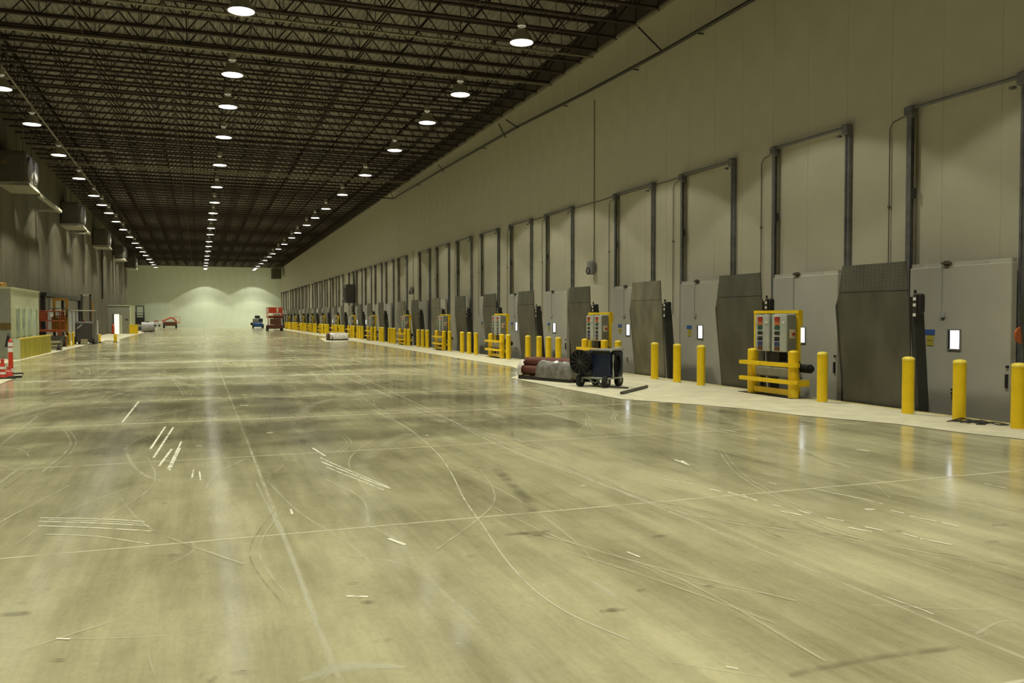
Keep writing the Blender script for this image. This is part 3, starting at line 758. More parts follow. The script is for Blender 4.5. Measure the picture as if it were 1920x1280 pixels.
# ------------------------------------------------------------------ control stands
def stand():
    r = thing('control_stand', 'stand', 'control stand')   # local y away from viewer; near post at y=0, far post at y=LY
    LY = 1.26
    for yy in (0, LY):
        MB().cyl((0, yy, 0), (0, yy, .88), .10, 18).lathe([(.10, .88), (.09, .90), (.05, .915), (.001, .92)], 18, Matrix.Translation((0, yy, 0))).build('guard_post', M['yellow'], r)
    for z in (.60, .28):
        b = MB().box((-.20, -.02, z), (-.10, LY + .18, z + .075))
        b.add([(-.20, -.02, z), (-.10, -.02, z), (.02, -.16, z), (-.06, -.18, z), (-.20, -.02, z+.075), (-.10, -.02, z+.075), (.02, -.16, z+.075), (-.06, -.18, z+.075)],
              [(0,3,2,1),(4,5,6,7),(0,1,5,4),(1,2,6,5),(2,3,7,6),(3,0,4,7)])
        b.build('guard_rail', M['yellow'], r)
    MB().box((-.03, .0, .05), (.03, LY, .16)).box((.0, -.02, .22), (.36, .05, .34)).build('kick_rail', M['yellow'], r)
    # tall frame behind
    MB().box((.26, .20, 0), (.33, .28, 1.62)).build('tall_post', M['yellow'], r)
    MB().box((.26, 1.50, 0), (.33, 1.58, 1.62)).build('tall_post', M['yellow'], r)
    MB().box((.25, .18, 1.62), (.33, 1.58, 1.68)).build('top_beam', M['yellow'], r)
    MB().box((.33, .21, 1.38), (.38, .26, 1.68)).build('corner_gusset', M['yellow'], r)
    # two control cabinets side by side, faces to the aisle
    for k, (ya, yb) in enumerate(((.24, .69), (.77, 1.22))):
        c = MB().box((.02, ya, .87), (.24, yb, 1.60), bev=.012).build('control_cabinet', M['panel_grey'], r)
        yc = (ya + yb) / 2 + .05
        for z, h, m in ((1.47, .075, 'red'), (1.40, .055, 'orange'), (1.30, .075, 'green'), (1.20, .06, 'dark'), (1.08, .075, 'dark'), (.98, .08, 'navy'), (.895, .07, 'rust')):
            MB().box((.005, yc - .07, z), (.022, yc + .07, z + h)).build('push_button', M[m], c)
        for z in (1.555, 1.275, 1.17, 1.06):
            MB().box((.012, yc - .08, z), (.022, yc + .08, z + .016)).build('label_strip', M['white'], c)
        MB().cyl((.0, ya + .08, 1.44), (.02, ya + .08, 1.44), .024, 10).build('door_lock', M['white'], c)
    MB().box((.03, .225, .88), (.235, .24, 1.59)).build('cabinet_end', M['panel_side'], r)  # end face turned from the light, its shade put into a darker grey
    sw = MB().box((.08, .20, 1.14), (.19, .225, 1.31)).build('switch_plate', M['beige'], r)
    MB().cyl((.145, .17, 1.22), (.145, .20, 1.22), .03, 12).build('rotary_handle', M['red'], sw)
    # hydraulic power pack underneath
    MB().box((.0, .12, .38), (.26, 1.2, .56), bev=.02).build('oil_tank', M['panel_side'], r)
    MB().cyl((.16, .10, .62), (.16, .62, .62), .10, 14).box((.06, .5, .56), (.26, .8, .86)).build('pump_motor', M['dark'], r)
    MB().cyl((.33, -.08, .56), (.33, .18, .56), .085, 14).cyl((.33, -.13, .56), (.33, -.08, .56), .055, 12).build('end_motor', M['dark'], r)
    MB().cyl((.30, .18, .56), (.16, .3, .60), .04, 8).box((.10, .16, 0), (.16, .2, .38)).box((.10, 1.1, 0), (.16, 1.14, .38)).build('pump_bracket', M['dark'], r)
    MB().tube([(.15, .3, .86), (.13, .33, .78), (.15, .42, .70), (.2, .4, .62)], .014, 6).tube([(.15, .9, .86), (.12, .86, .74), (.16, .78, .66)], .014, 6).build('cable', M['dark'], r)
    MB().box((-.12, -.1, .006), (.34, LY + .32, .016)).build('base_plate', M['plate_side'], r)
    return r
s0 = stand(); fs_ = True
sl = [(1488.6, 'yellow framed control stand with twin grey button cabinets, nearest the viewer'), (1133.5, 'yellow control stand rising behind the blue wheeled heater'), (941, 'yellow control stand between bollard groups, its cabinets tall above the rails'),
      (832.5, 'small yellow control stand before the pale plate, next after three bollards'), (760, 'yellow control stand, fifth from the viewer'), (697, 'far yellow control stand, sixth from the viewer'), (659, 'far yellow control stand with a white topped cabinet, seventh from the viewer')]
def place_s(y, lab, grp='control stands along the dock pit'):
    global fs_
    o = s0 if fs_ else copy_tree(s0); fs_ = False
    o.location = (XB, y, 0); tag(o, lab, 'control stand', grp)
for px, lab in sl: place_s(onx(px, XB).y, lab)
v = 3.49 + .43
while v < 6.2:
    place_s(y_at(v, XB), 'tiny far yellow control stand near the end of the row', 'far control stands'); v += .43

# ------------------------------------------------------------------ right wall fittings
# dark drain pipe and its braces
pp = [(1520, -66), (1410, 0), (1240, 98), (1100, 173), (970, 238), (826, 320), (738, 372)]
W3 = [onx(px, XD - .30, py) for px, py in pp]
dp = thing('drain_pipe', 'black drain pipe sloping along the top of the door wall', 'pipe')
MB().tube(W3, .05, 8).build('pipe_run', M['dark_pipe'], dp)
e = W3[-1]
MB().tube([e, e + Vector((-1.1, .3, .05))], .04, 8).build('pipe_stub', M['dark_pipe'], dp)
for (px, py), (qx, qy) in (((1243, 98), (1196, 50)), ((972, 240), (948, 224)), ((948, 258), (935, 232)), ((831, 322), (822, 308)), ((737, 372), (732, 358))):
    a = onx(px, XD - .30, py); c = onx(qx, XD - .9, qy)
    MB().cyl(a, c, .025, 6).build('brace', M['dark_pipe'], dp)
for (px, py) in ((1300, 62), (1180, 130), (1050, 198), (900, 278), (780, 347)):
    a = onx(px, XD - .30, py); MB().box((a.x - .02, a.y - .02, a.z), (XD, a.y + .02, a.z + .03)).build('wall_bracket', M['dark_pipe'], dp)
# thin conduit linking the door headers
a = onx(1376, XD - .04, 300); 
tag(MB().tube([(XD-.03, y_at(1.0, XD-.1) , 5.32), (XD-.03, y_at(1.62, XD-.1), 5.32)], .014, 6).build('header_conduit', M['conduit']), 'thin conduit linking the heads of the nearer door tracks', 'conduit')
# wall horns on conduit drops
def horn(px, py, top, s=1.0, lab=''):
    p = onx(px, XD - .12, py)
    r = thing('wall_horn', lab, 'loudspeaker', (XD, p.y, p.z))
    MB().box((-.24*s, -.16*s, -.22*s), (-.03, .16*s, .24*s), bev=.06*s).build('housing', M['grey'], r)
    MB().lathe([(.11*s, -.27*s), (.13*s, -.25*s), (.05*s, -.20*s), (.001, -.20*s)], 14, Matrix.Translation((0, 0, -.10*s)), 'x').build('horn_mouth', M['dark'], r)
    MB().box((-.03, -.05, -.1), (0, .05, .1)).build('mounting_plate', M['grey'], r)
    t = onx(px, XD - .03, top); MB().cyl((-.03, 0, .1), (-.03, 0, t.z - p.z), .014, 6).build('conduit', M['conduit'], r)
horn(1109, 502, 190, 1.0, 'grey wall horn hanging at the end of a long vertical conduit')
horn(772, 545, 470, 1.0, 'small grey wall horn in the wider gap between far doors')
horn(645, 562, 520, 1.0, 'tiny grey wall horn low beside the dark wall box')
p = onx(656, XD - .4, 551)
r = thing('wall_box', 'dark square cabinet high on the wall between far doors', 'cabinet', (XD, p.y, p.z))
MB().box((-.8, -.6, -.75), (-.05, .6, .8), bev=.05).build('casing', M['truck_grey'], r); MB().box((-.84, -.4, -.5), (-.8, .4, .5)).build('front_grille', M['dark'], r)
MB().box((-.06, -.3, -.3), (0, .3, .3)).build('wall_bracket', M['dark_pipe'], r)
p = onx(1919, XD - .3, 628)
r = thing('round_sign', 'orange round sign sticking out beside the door at the edge of view', 'sign', (XD - .28, p.y - .02, p.z))
MB().cyl((-.1, -.015, 0), (-.1, .015, 0), .13, 20).build('disc', M['orange'], r); MB().box((-.02, -.02, -.02), (.28, .02, .02)).build('bracket', M['dark_pipe'], r)
# evaporator in the far right corner
p = onx(519, XD - 1.0, 513)
r = thing('evaporator', 'dim evaporator box hung in the far right corner under the roof', 'cooling unit', (XD - 1.2, min(p.y, YF - 3), p.z))
MB().box((-.6, -1, -.8), (.8, 1, .8), bev=.05).build('casing', M['evap'], r); MB().cyl((-.62, 0, 0), (-.6, 0, 0), .5, 18).build('fan_guard', M['dark'], r)
hz_ = hj(r.location.y) + .9 - r.location.z
MB().cyl((0, -.7, .8), (0, -.7, hz_), .02, 6).cyl((0, .7, .8), (0, .7, hz_), .02, 6).build('hanger', M['conduit'], r)

# ------------------------------------------------------------------ left wall: evaporators
lab = ['large dim evaporator unit high on the left wall, nearest the viewer', 'dim evaporator unit high on the left wall, second', 'dim evaporator unit high on the left wall, third', 'dim evaporator unit high on the left wall, fourth', 'dim evaporator unit high on the left wall, farthest']
ez = EYE + 5.52
for i, px in enumerate((60, 156, 206, 237, 257)):
    yy = onx(px, -6.62).y
    r = thing('evaporator', lab[i], 'cooling unit', (XL, yy, ez), group='evaporators along the left wall')
    MB().box((.02, 0, .12), (1.05, 2.6, 1.45), bev=.06).build('casing', M['evap'], r)
    MB().add([(.0, -.05, 0), (1.18, -.05, 0), (1.18, 2.7, 0), (.0, 2.7, 0), (.0, -.05, .13), (1.10, 0, .18), (1.10, 2.6, .18), (.0, 2.7, .13)], [(0,3,2,1),(4,5,6,7),(0,1,5,4),(1,2,6,5),(2,3,7,6),(3,0,4,7)]).build('drip_tray', M['reflector'], r)
    for yy2 in (.65, 1.95):
        MB().lathe([(.46, 0), (.5, .02), (.5, .10), (.1, .06), (.001, .06)], 20, Matrix.Translation((1.04, yy2, .80)), 'x').build('fan_guard', M['grey'], r)
    MB().box((.2, -.035, .3), (.9, .0, 1.3)).build('end_cover', M['evap'], r)
    MB().box((.15, -.045, .9), (.35, -.035, 1.0)).build('name_strip', M['brown'], r)
    MB().cyl((.3, .3, 1.45), (.3, .3, 2.6), .02, 6).cyl((.9, .3, 1.45), (.9, .3, 2.6), .02, 6).cyl((.3, 2.3, 1.45), (.3, 2.3, 2.6), .02, 6).cyl((.9, 2.3, 1.45), (.9, 2.3, 2.6), .02, 6).build('hanger', M['conduit'], r)
    if i < 2:
        MB().box((1.0, 2.7, -.12), (1.18, 9.0 - 4.5*i, .05), bev=.03).build('drain_duct', M['reflector'], r)
        MB().box((0, 8.6 - 4.5*i, -.1), (1.05, 8.75 - 4.5*i, -.02)).build('duct_bracket', M['reflector'], r)
for k, (px, top, bot) in enumerate(((158, 430, 535), (213, 478, 552), (229, 492, 553), (191, 455, 560))):
    a = onx(px, XL + .12, top); c = onx(px, XL + .12, bot)
    tag(MB().cyl((XL + .12, a.y, a.z), (XL + .12, a.y, c.z), .07, 10).box((XL+.004, a.y-.03, a.z-.3), (XL+.12, a.y+.03, a.z-.25)).box((XL+.004, a.y-.03, c.z+.3), (XL+.12, a.y+.03, c.z+.35)).build('down_pipe', M['reflector' if k < 3 else 'dark_pipe']),
        ['pale vertical pipe dropping down the left wall below the second evaporator', 'thin pale vertical pipe left of the far booth door', 'thin pale vertical pipe over the far booth', 'black vertical pipe on the left wall over the far booth edge'][k], 'pipe')

# ------------------------------------------------------------------ left: near booth and yellow guard
XBo = -6.5
ya = onx(21.5, XBo).y; yb = onx(73, XBo).y
bo = thing('dock_office', 'pale green dock office booth with four tall windows behind the yellow barrier', 'booth', (0, 0, 0))
MB().box((XL, ya, 0), (XBo, yb, 2.60)).build('booth_body', M['booth'], bo)
MB().box((XL, ya - .012, 0), (XBo - .02, ya, 2.58)).build('end_wall', M['booth_shaded'], bo)
MB().box((XL, ya - .03, 2.60), (XBo + .03, yb + .03, 2.66)).build('roof_edge', M['booth'], bo)
MB().box((XL, ya - .05, 1.10), (XBo - .02, ya - .012, 1.32)).build('bump_rail', M['brown'], bo)
ws = [(28.5, 36.5), (40, 47), (50, 58), (60, 68.5)]
wf_ = MB()
for a_, c_ in ws:
    y1 = onx(a_, XBo).y; y2 = onx(c_, XBo).y
    wf_.box((XBo, y1 - .08, .55), (XBo + .03, y1, 1.86)).box((XBo, y2, .55), (XBo + .03, y2 + .08, 1.86)).box((XBo, y1 - .08, 1.86), (XBo + .03, y2 + .08, 1.94)).box((XBo, y1-.08, .47), (XBo+.03, y2+.08, .55))
fo = wf_.build('window_frame', M['booth'], bo)
for a_, c_ in ws:
    y1 = onx(a_, XBo).y; y2 = onx(c_, XBo).y
    MB().box((XBo - .004, y1, .55), (XBo + .008, y2, 1.86)).build('window_pane', M['glass'], fo)
b = MB().box((XL + .1, ya + .2, 2.66), (XL + 1.0, ya + 1.0, 2.84), bev=.05)
tag(b.build('roof_crate', M['mast_yellow']), 'ochre box lying on the near booth roof', 'box')
XG = -6.1
g1 = flo(37.5, 674); g2 = flo(95, 660)
gy = thing('yellow_barrier', 'long low ochre yellow barrier along the near booth', 'barrier')
gy1, gy2 = onx(37.5, XG).y, onx(95, XG).y
n = 9; st = (gy2 - gy1) / n
for k in range(n):
    MB().box((XG - .05, gy1 + st*k + .012, 0), (XG, gy1 + st*(k+1) - .012, .73)).build('panel', M['guard_yellow'], gy)
MB().box((XG - .07, gy1 - .02, .73), (XG + .03, gy2 + .02, .78)).build('top_rail', M['yellow_cap'], gy)
MB().box((XBo, gy1 - .06, 0), (XG, gy1 - .01, .76)).build('end_panel', M['booth'], gy)
MB().box((XG - .06, gy1, 0), (XG - .05, gy2, .7)).build('backing_frame', M['guard_yellow'], gy)
p = onx(26, XBo - .05, 634)
r = thing('hung_bag', 'black bag hanging at the booth end of the yellow barrier', 'bag', (XBo + .04, gy1 - .128, .45))
MB().prism([(-.03, .42), (.03, .42), (.11, .02), (-.11, .02)], 'y', -.07, .07).build('bag_body', M['dark'], r)
MB().tube([(-.03, 0, .42), (0, 0, .52), (.03, 0, .42)], .01, 6).build('strap', M['dark'], r)

# delineators and cones
def cone(px, py, h, lab, slim=True, s=1.0):
    p = flo(px, py)
    r = thing('delineator_post' if slim else 'traffic_cone', lab, 'traffic post' if slim else 'cone', (p.x, p.y, .006))
    MB().prism([(-.24, -.14), (.24, -.14), (.30, 0), (.24, .14), (-.24, .14), (-.30, 0)], 'z', 0, .035).build('rubber_base', M['rubber'], r)
    if slim:
        MB().lathe([(.075, .03), (.060, .08), (.055, h*.9), (.058, h*.93), (.03, h*.95), (.03, h), (.001, h)], 16).build('tube', M['cone'], r)
        for z0, z1 in ((.60, .72), (.75, .86), (.06, .16)):
            MB().lathe([(.062 if z0 > .2 else .078, z0*h/.96), (.062 if z0 > .2 else .074, z1*h/.96)], 16).build('reflective_band', M['band'], r)
    else:
        MB().lathe([(.11, .03), (.085, .08), (.05, h*.78), (.03, h*.84), (.045, h*.88), (.045, h*.97), (.001, h)], 16).build('cone_body', M['cone'], r)
        for z0, z1, ra, rb in ((.22, .38, .083, .072), (.48, .60, .070, .064)):
            MB().lathe([(ra, z0*h), (rb, z1*h)], 16).build('reflective_band', M['band'], r)
    return r
cone(20.5, 702, .96, 'tall orange red delineator post with two white bands')
cone(5, 710, .50, 'short orange cone at the very edge of the view', False)
cone(17, 707.5, .28, 'low white banded cone stub before the tall delineator', False)

# ------------------------------------------------------------------ left: equipment by the wall
def world_at(px, py): return flo(px, py)
def wheels(r, pts, rad, wd, ax='x'):
    for p in pts:
        q = Vector(p); d = Vector((wd/2, 0, 0)) if ax == 'x' else Vector((0, wd/2, 0))
        wo = MB().cyl(q - d, q + d, rad, 18).build('wheel', M['rubber'], r)
        MB().cyl(q - d*1.04, q + d*1.04, rad*.45, 10).build('hub', M['grey'], wo)
# sliding door on the left wall with a black header rail
ysd, yed = onx(80, XL + .1).y, onx(152, XL + .1).y
sd = struct(f'door_{ndoor + 1}', 'wide grey sliding door under a black header rail on the left wall')
MB().box((XL + .02, ysd, 2.66), (XL + .30, yed, 2.84)).build('header_rail', M['dark'], sd)
for px in (83, 118, 150):
    y_ = onx(px, XL + .15).y; MB().box((XL, y_ - .14, 0), (XL + .22, y_ + .14, 2.66)).build('door_post', M['dark'], sd)
y1, y2, y3 = (onx(px, XL + .15).y for px in (83, 118, 150))
MB().box((XL, y1 + .14, 0), (XL + .06, y2 - .14, 2.62)).build('door_leaf', M['grey'], sd)
MB().box((XL, y2 + .14, 0), (XL + .06, y3 - .14, 2.62)).build('door_leaf', M['grey'], sd)
MB().box((XL + .07, y1 + 2.2, 1.9), (XL + .12, y2 - .4, 2.6)).build('wall_cabinet', M['cap'], sd)

def scissor_lift(loc, rotz, lab, h_plat, mat_cage, mat_base, W=0.9, L=1.9, cage_h=1.1, wr=.2, name='scissor_lift'):
    r = thing(name, lab, 'lift', loc, rotz)
    MB().box((-W/2, -L/2, wr*.8), (W/2, L/2, wr*.8 + .42), bev=.04).build('chassis', mat_base, r)
    wheels(r, [(sx*(W/2), sy*(L/2 - wr), wr) for sx in (-1, 1) for sy in (-1, 1)], wr, .16)
    zb = wr*.8 + .42; n = 3; hh = (h_plat - zb) / n
    for s_ in (-1, 1):
        b = MB()
        for k in range(n):
            x = s_ * (W/2 - .10)
            b.cyl((x, -L*.4, zb + hh*k), (x, L*.4, zb + hh*(k+1)), .035, 6); b.cyl((x, L*.4, zb + hh*k), (x, -L*.4, zb + hh*(k+1)), .035, 6)
        b.build('scissor_arm', mat_cage, r)
    MB().box((-W/2 - .03, -L/2 - .03, h_plat), (W/2 + .03, L/2 + .03, h_plat + .10)).build('platform', mat_cage, r)
    b = MB()
    for z in (.55, cage_h): b.tube([(-W/2, -L/2, h_plat + z), (W/2, -L/2, h_plat + z), (W/2, L/2, h_plat + z), (-W/2, L/2, h_plat + z), (-W/2, -L/2, h_plat + z)], .028, 6)
    for x_, y_ in ((-W/2, -L/2), (W/2, -L/2), (W/2, L/2), (-W/2, L/2), (0, -L/2), (0, L/2), (W/2, 0), (-W/2, 0)): b.cyl((x_, y_, h_plat), (x_, y_, h_plat + cage_h), .028, 6)
    b.build('guard_rail', mat_cage, r)
    MB().box((-W/2 + .08, -L/2 + .04, h_plat + .55), (-.02, -L/2 + .22, h_plat + cage_h - .06), bev=.03).build('control_box', mat_cage, r)
    MB().box((.12, -L/2 + .02, h_plat + .75), (.26, -L/2 + .08, h_plat + .98)).build('notice_plate', M['white'], r)
    return r
p = onx(92, -7.05); scissor_lift((-7.12, flo(92, 651).y, .006), 0, 'orange personnel lift basket parked right after the near booth', .80, M['lift_orange'], M['truck_grey'], 1.1, 1.5, 1.05)
# ochre order picker
def order_picker(loc, lab, col, H, s=1.0):
    r = thing('order_picker', lab, 'lift truck', loc)
    MB().box((-.42*s, -.5, .10), (.42*s, .9, .55), bev=.05).build('chassis', M['truck_grey'], r)
    for sx in (-1, 1):
        MB().box((sx*.30*s - .06, .50, .2), (sx*.30*s + .06, .64, H)).build('mast_column', col, r)
        MB().box((sx*.22*s - .04, -1.4, .06), (sx*.22*s + .04, -.5, .14)).build('fork', M['dark'], r)
    MB().box((-.3*s, .52, H - .12), (.3*s, .62, H)).box((-.3*s, .52, H*.6), (.3*s, .62, H*.6 + .08)).build('mast_crossbar', col, r)
    MB().box((-.38*s, -.35, .75), (.38*s, .45, .83)).box((-.38*s, .40, .83), (.38*s, .46, 1.5)).build('operator_platform', col, r)
    MB().box((-.38*s, -.35, 1.95), (.38*s, .45, 2.0)).cyl((-.36*s, .42, .8), (-.36*s, .42, 1.95), .025, 6).cyl((.36*s, .42, .8), (.36*s, .42, 1.95), .025, 6).build('overhead_guard', M['truck_grey'], r)
    wheels(r, [(-.38*s, .7, .12), (.38*s, .7, .12), (-.3*s, -.4, .10), (.3*s, -.4, .10)], .11, .1)
    return r
p = flo(119, 647); order_picker((-6.95, p.y - 1.6, .006), 'tall ochre order picker mast beside the orange basket', M['mast_yellow'], 2.55)
# dark reach truck
p = flo(157, 645.5)
r = thing('reach_truck', 'dark grey reach truck with overhead guard near the left wall', 'lift truck', (p.x, p.y, .006))
MB().box((-.42, -.1, .12), (.55, 1.3, 1.28), bev=.08).build('body', M['truck_grey'], r)
MB().box((-.55, -.35, .10), (-.42, 1.2, .42), bev=.03).build('battery_box', M['dark'], r)
for x_, y_ in ((-.52, -.3), (.52, -.3), (.52, 1.2), (-.52, 1.2)): MB().cyl((x_, y_, .3), (x_, y_, 1.9), .028, 6).build('guard_pillar', M['grey'], r)
b = MB().box((-.56, -.34, 1.88), (.56, -.26, 1.93)).box((-.56, 1.14, 1.88), (.56, 1.22, 1.93))
for k in range(7): b.box((-.55 + .17*k, -.3, 1.89), (-.51 + .17*k, 1.2, 1.92))
b.build('overhead_guard', M['cap'], r)
for x_ in (-.22, .22): MB().box((x_ - .05, 1.3, .1), (x_ + .05, 1.42, 2.85)).build('mast_column', M['truck_grey'], r)
MB().box((-.27, 1.3, 2.75), (.27, 1.42, 2.86)).build('mast_crossbar', M['cap'], r)
MB().cyl((-.30, -.2, .9), (-.05, -.28, 1.12), .02, 6).build('steering_lever', M['white'], r)
MB().cyl((.0, .2, 1.28), (.0, .2, 1.36), .05, 10).build('beacon', M['red'], r)
MB().box((-.12, -.16, .05), (.22, -.1, .30)).build('step', M['crate'], r)
wheels(r, [(-.45, 0, .17), (.50, 0, .17), (-.35, 1.1, .17), (.4, 1.1, .17)], .17, .12)
# odds and ends by the left wall
p = flo(104, 656)
r = thing('timber_crate', 'pale open timber crate just past the end of the yellow barrier', 'crate', (-6.28, p.y, .006))
for z in (.02, .17, .32): MB().box((-.24, -.28, z), (.22, -.25, z + .07)).box((-.24, .25, z), (.22, .28, z + .07)).box((.20, -.28, z), (.22, .28, z + .07)).build('slat', M['crate'], r)
for x_, y_ in ((-.23, -.25), (.19, -.25), (.19, .22), (-.23, .22)): MB().box((x_, y_, 0), (x_ + .03, y_ + .03, .4)).build('corner_post', M['crate'], r)
MB().box((-.24, -.25, .37), (.22, .28, .41)).build('lid', M['crate'], r)
p = flo(110.5, 656.5)
r = thing('traffic_cone', 'small black cone beside the timber crate', 'cone', (p.x, p.y, .006))
MB().lathe([(.09, .03), (.03, .26), (.001, .27)], 12).build('cone_body', M['dark'], r); MB().box((-.12, -.12, 0), (.12, .12, .03)).build('rubber_base', M['rubber'], r)
for px, py, h, lb in ((124.5, 650, .55, 'short ochre post, left of three beside the reach truck'), (131, 649, .68, 'middle short yellow post beside the reach truck'), (137.5, 648, .72, 'right short pale orange post beside the reach truck')):
    p = flo(px, py); r = thing('guard_post', lb, 'post', (p.x, p.y, .006), group='short posts beside the reach truck')
    MB().cyl((0, 0, 0), (0, 0, h), .055, 12).build('tube', M['mast_yellow' if px < 128 else 'yellow'], r); MB().lathe([(.055, h), (.03, h + .03), (.001, h + .035)], 12).build('cap', M['yellow_cap'], r)
p = onx(173, -7.1, 625)
tag(MB().cyl((XL + .3, onx(173, XL + .3).y, 0), (XL + .3, onx(173, XL + .3).y, 2.65), .09, 12).build('pipe_guard', M['mast_yellow']), 'tall ochre column against the left wall beyond the reach truck', 'post')
p = flo(176, 643.5)
r = thing('floor_cabinet', 'low blue grey cabinet right of the reach truck', 'cabinet', (p.x, p.y, .006))
MB().box((-.25, 0, 0), (.2, .6, .50), bev=.02).build('body', M['grey'], r); MB().box((-.22, -.012, .05), (.17, 0, .45)).build('door', M['grey'], r)
p = flo(183.5, 643)
r = thing('delineator_post', 'pale pink and white delineator post standing past the reach truck', 'traffic post', (p.x - .05, p.y + .4, .006))
MB().cyl((0, 0, .03), (0, 0, 1.35), .05, 12).build('tube', M['white'], r); MB().lathe([(.052, .3), (.052, .5)], 12).build('reflective_band', M['red'], r); MB().box((-.2, -.12, 0), (.2, .12, .04)).build('rubber_base', M['rubber'], r)
for px, lb in ((186, 'short yellow kerb post left of the white block'), (216.5, 'short yellow kerb post right of the white block')):
    p = flo(px, 641.5); r = thing('kerb_post', lb, 'post', (p.x, p.y, .006), group='yellow kerb posts')
    MB().box((-.09, -.09, 0), (.09, .09, .50), bev=.02).build('body', M['yellow'], r); MB().box((-.12, -.12, 0), (.12, .12, .03)).build('foot_plate', M['dark_pipe'], r)
p = flo(206, 641)
tag(MB().box((p.x - .3, p.y, .006), (p.x + .3, p.y + .3, .16), bev=.03).build('white_block', M['white']), 'small white block on the floor between two kerb posts', 'block')

# far booth
y0b = flo(240, 625.5).y
b2 = thing('dock_office', 'grey far booth with a bright white doorway', 'booth')
MB().box((XL, y0b, 0), (-5.95, y0b + 4, 2.58)).build('booth_body', M['booth_shaded'], b2)
MB().box((-5.98, y0b - .03, 0), (-5.80, y0b + 4, 2.60)).build('corner_panel', M['booth'], b2)
MB().box((XL, y0b - .05, 2.58), (-5.80, y0b + 4, 2.64)).build('roof_edge', M['booth'], b2)
x1_, x2_ = ony(214, y0b).x, ony(229, y0b).x
M['door_glow'] = principled('glowing white panel', (0.8, 0.8, 0.7), 0.5, var=0, emit=(1, 1, 0.82), es=0.85)  # white door panel with a small glow of its own
MB().box((x1_ - .1, y0b - .04, 0), (x1_, y0b, 1.85)).build('door_frame', M['dark'], b2)
MB().box((x1_, y0b - .035, 0), (x1_ + (x2_-x1_)*.62, y0b - .005, 1.80)).build('bright_panel', M['door_glow'], b2)
MB().box((x1_ + (x2_-x1_)*.62, y0b - .035, 0), (x2_, y0b - .005, 1.72)).build('door_leaf', M['booth'], b2)
MB().box((x2_ + .25, y0b - .02, 1.22), (x2_ + .5, y0b, 1.38)).build('notice_plate', M['truck_grey'], b2)
p = ony(212, y0b - .4)
r = thing('fire_extinguisher', 'dark red extinguisher stand left of the bright doorway', 'extinguisher', (p.x, y0b - .5, .006))
MB().cyl((0, 0, .05), (0, 0, .75), .12, 12).lathe([(.12, .75), (.04, .85), (.04, .95), (.001, .95)], 12).build('cylinder', M['lift_red'], r); MB().box((-.15, -.1, 0), (.15, .1, .05)).build('foot', M['dark'], r); MB().box((-.02, -.09, .93), (.02, .06, 1.0)).build('valve', M['dark'], r)
p = ony(250, y0b - .7)
r = thing('yellow_barrier', 'short yellow box barrier by the corner of the far booth', 'barrier', (p.x, y0b - .7, .006))
MB().box((-.36, 0, 0), (.36, .5, .80), bev=.02).build('panel', M['yellow'], r); MB().box((-.38, -.02, .80), (.38, .52, .85)).build('top_rail', M['yellow_cap'], r)
p = flo(277.5, 622.5)
r = thing('steel_tank', 'grey half round steel tank lying beyond the far booth', 'tank', (p.x, p.y, .006))
MB().cyl((-.58, 0, .52), (.58, 0, .52), .50, 22).build('shell', M['tank'], r); MB().box((-.4, -.3, 0), (-.3, .3, .2)).box((.3, -.3, 0), (.4, .3, .2)).build('cradle', M['dark'], r)
MB().cyl((.58, 0, .52), (.62, 0, .52), .42, 20).build('end_ring', M['dark'], r); MB().box((-.2, -.15, 1.0), (.1, .15, 1.08)).build('hatch', M['dark'], r)
p = flo(295.5, 618.5)
r = thing('utility_cart', 'white utility cart with two dark openings beside the steel tank', 'cart', (p.x, p.y, .006))
MB().box((-.45, 0, .15), (.45, .8, .95), bev=.03).build('body', M['white'], r)
for x_ in (-.25, .18): MB().box((x_ - .11, -.01, .42), (x_ + .13, 0, .62)).build('opening', M['dark'], r)
MB().box((-.4, .1, .95), (.1, .7, 1.1)).build('load', M['lift_orange'], r)
wheels(r, [(-.35, .1, .1), (.35, .1, .1), (-.35, .7, .1), (.35, .7, .1)], .09, .06)
p = flo(264, 622)
order_picker((p.x - .15, p.y + 1.0, .006), 'tall dark order picker behind the steel tank', M['truck_grey'], 2.75, 1.2)
# red boom lift far left
p = flo(319, 614.5)
r = thing('boom_lift', 'dark red folded boom lift near the far wall', 'lift', (p.x, p.y, .006))
MB().box((-.9, -.6, .3), (.9, .9, .85), bev=.08).build('chassis', M['rust'], r)
MB().cyl((-1.1, 0, .9), (.2, 0, 1.5), .10, 8).cyl((.2, 0, 1.5), (.9, 0, .9), .10, 8).build('boom', M['lift_red'], r)
MB().box((.6, -.4, .7), (1.3, .4, .8)).tube([(.6, -.4, 1.6), (1.3, -.4, 1.6), (1.3, .4, 1.6), (.6, .4, 1.6), (.6, -.4, 1.6)], .03, 6).cyl((.6, -.4, .7), (.6, -.4, 1.6), .03, 6).cyl((1.3, -.4, .7), (1.3, -.4, 1.6), .03, 6).build('basket', M['lift_red'], r)
wheels(r, [(-.8, -.4, .3), (.8, -.4, .3), (-.8, .7, .3), (.8, .7, .3)], .3, .22)

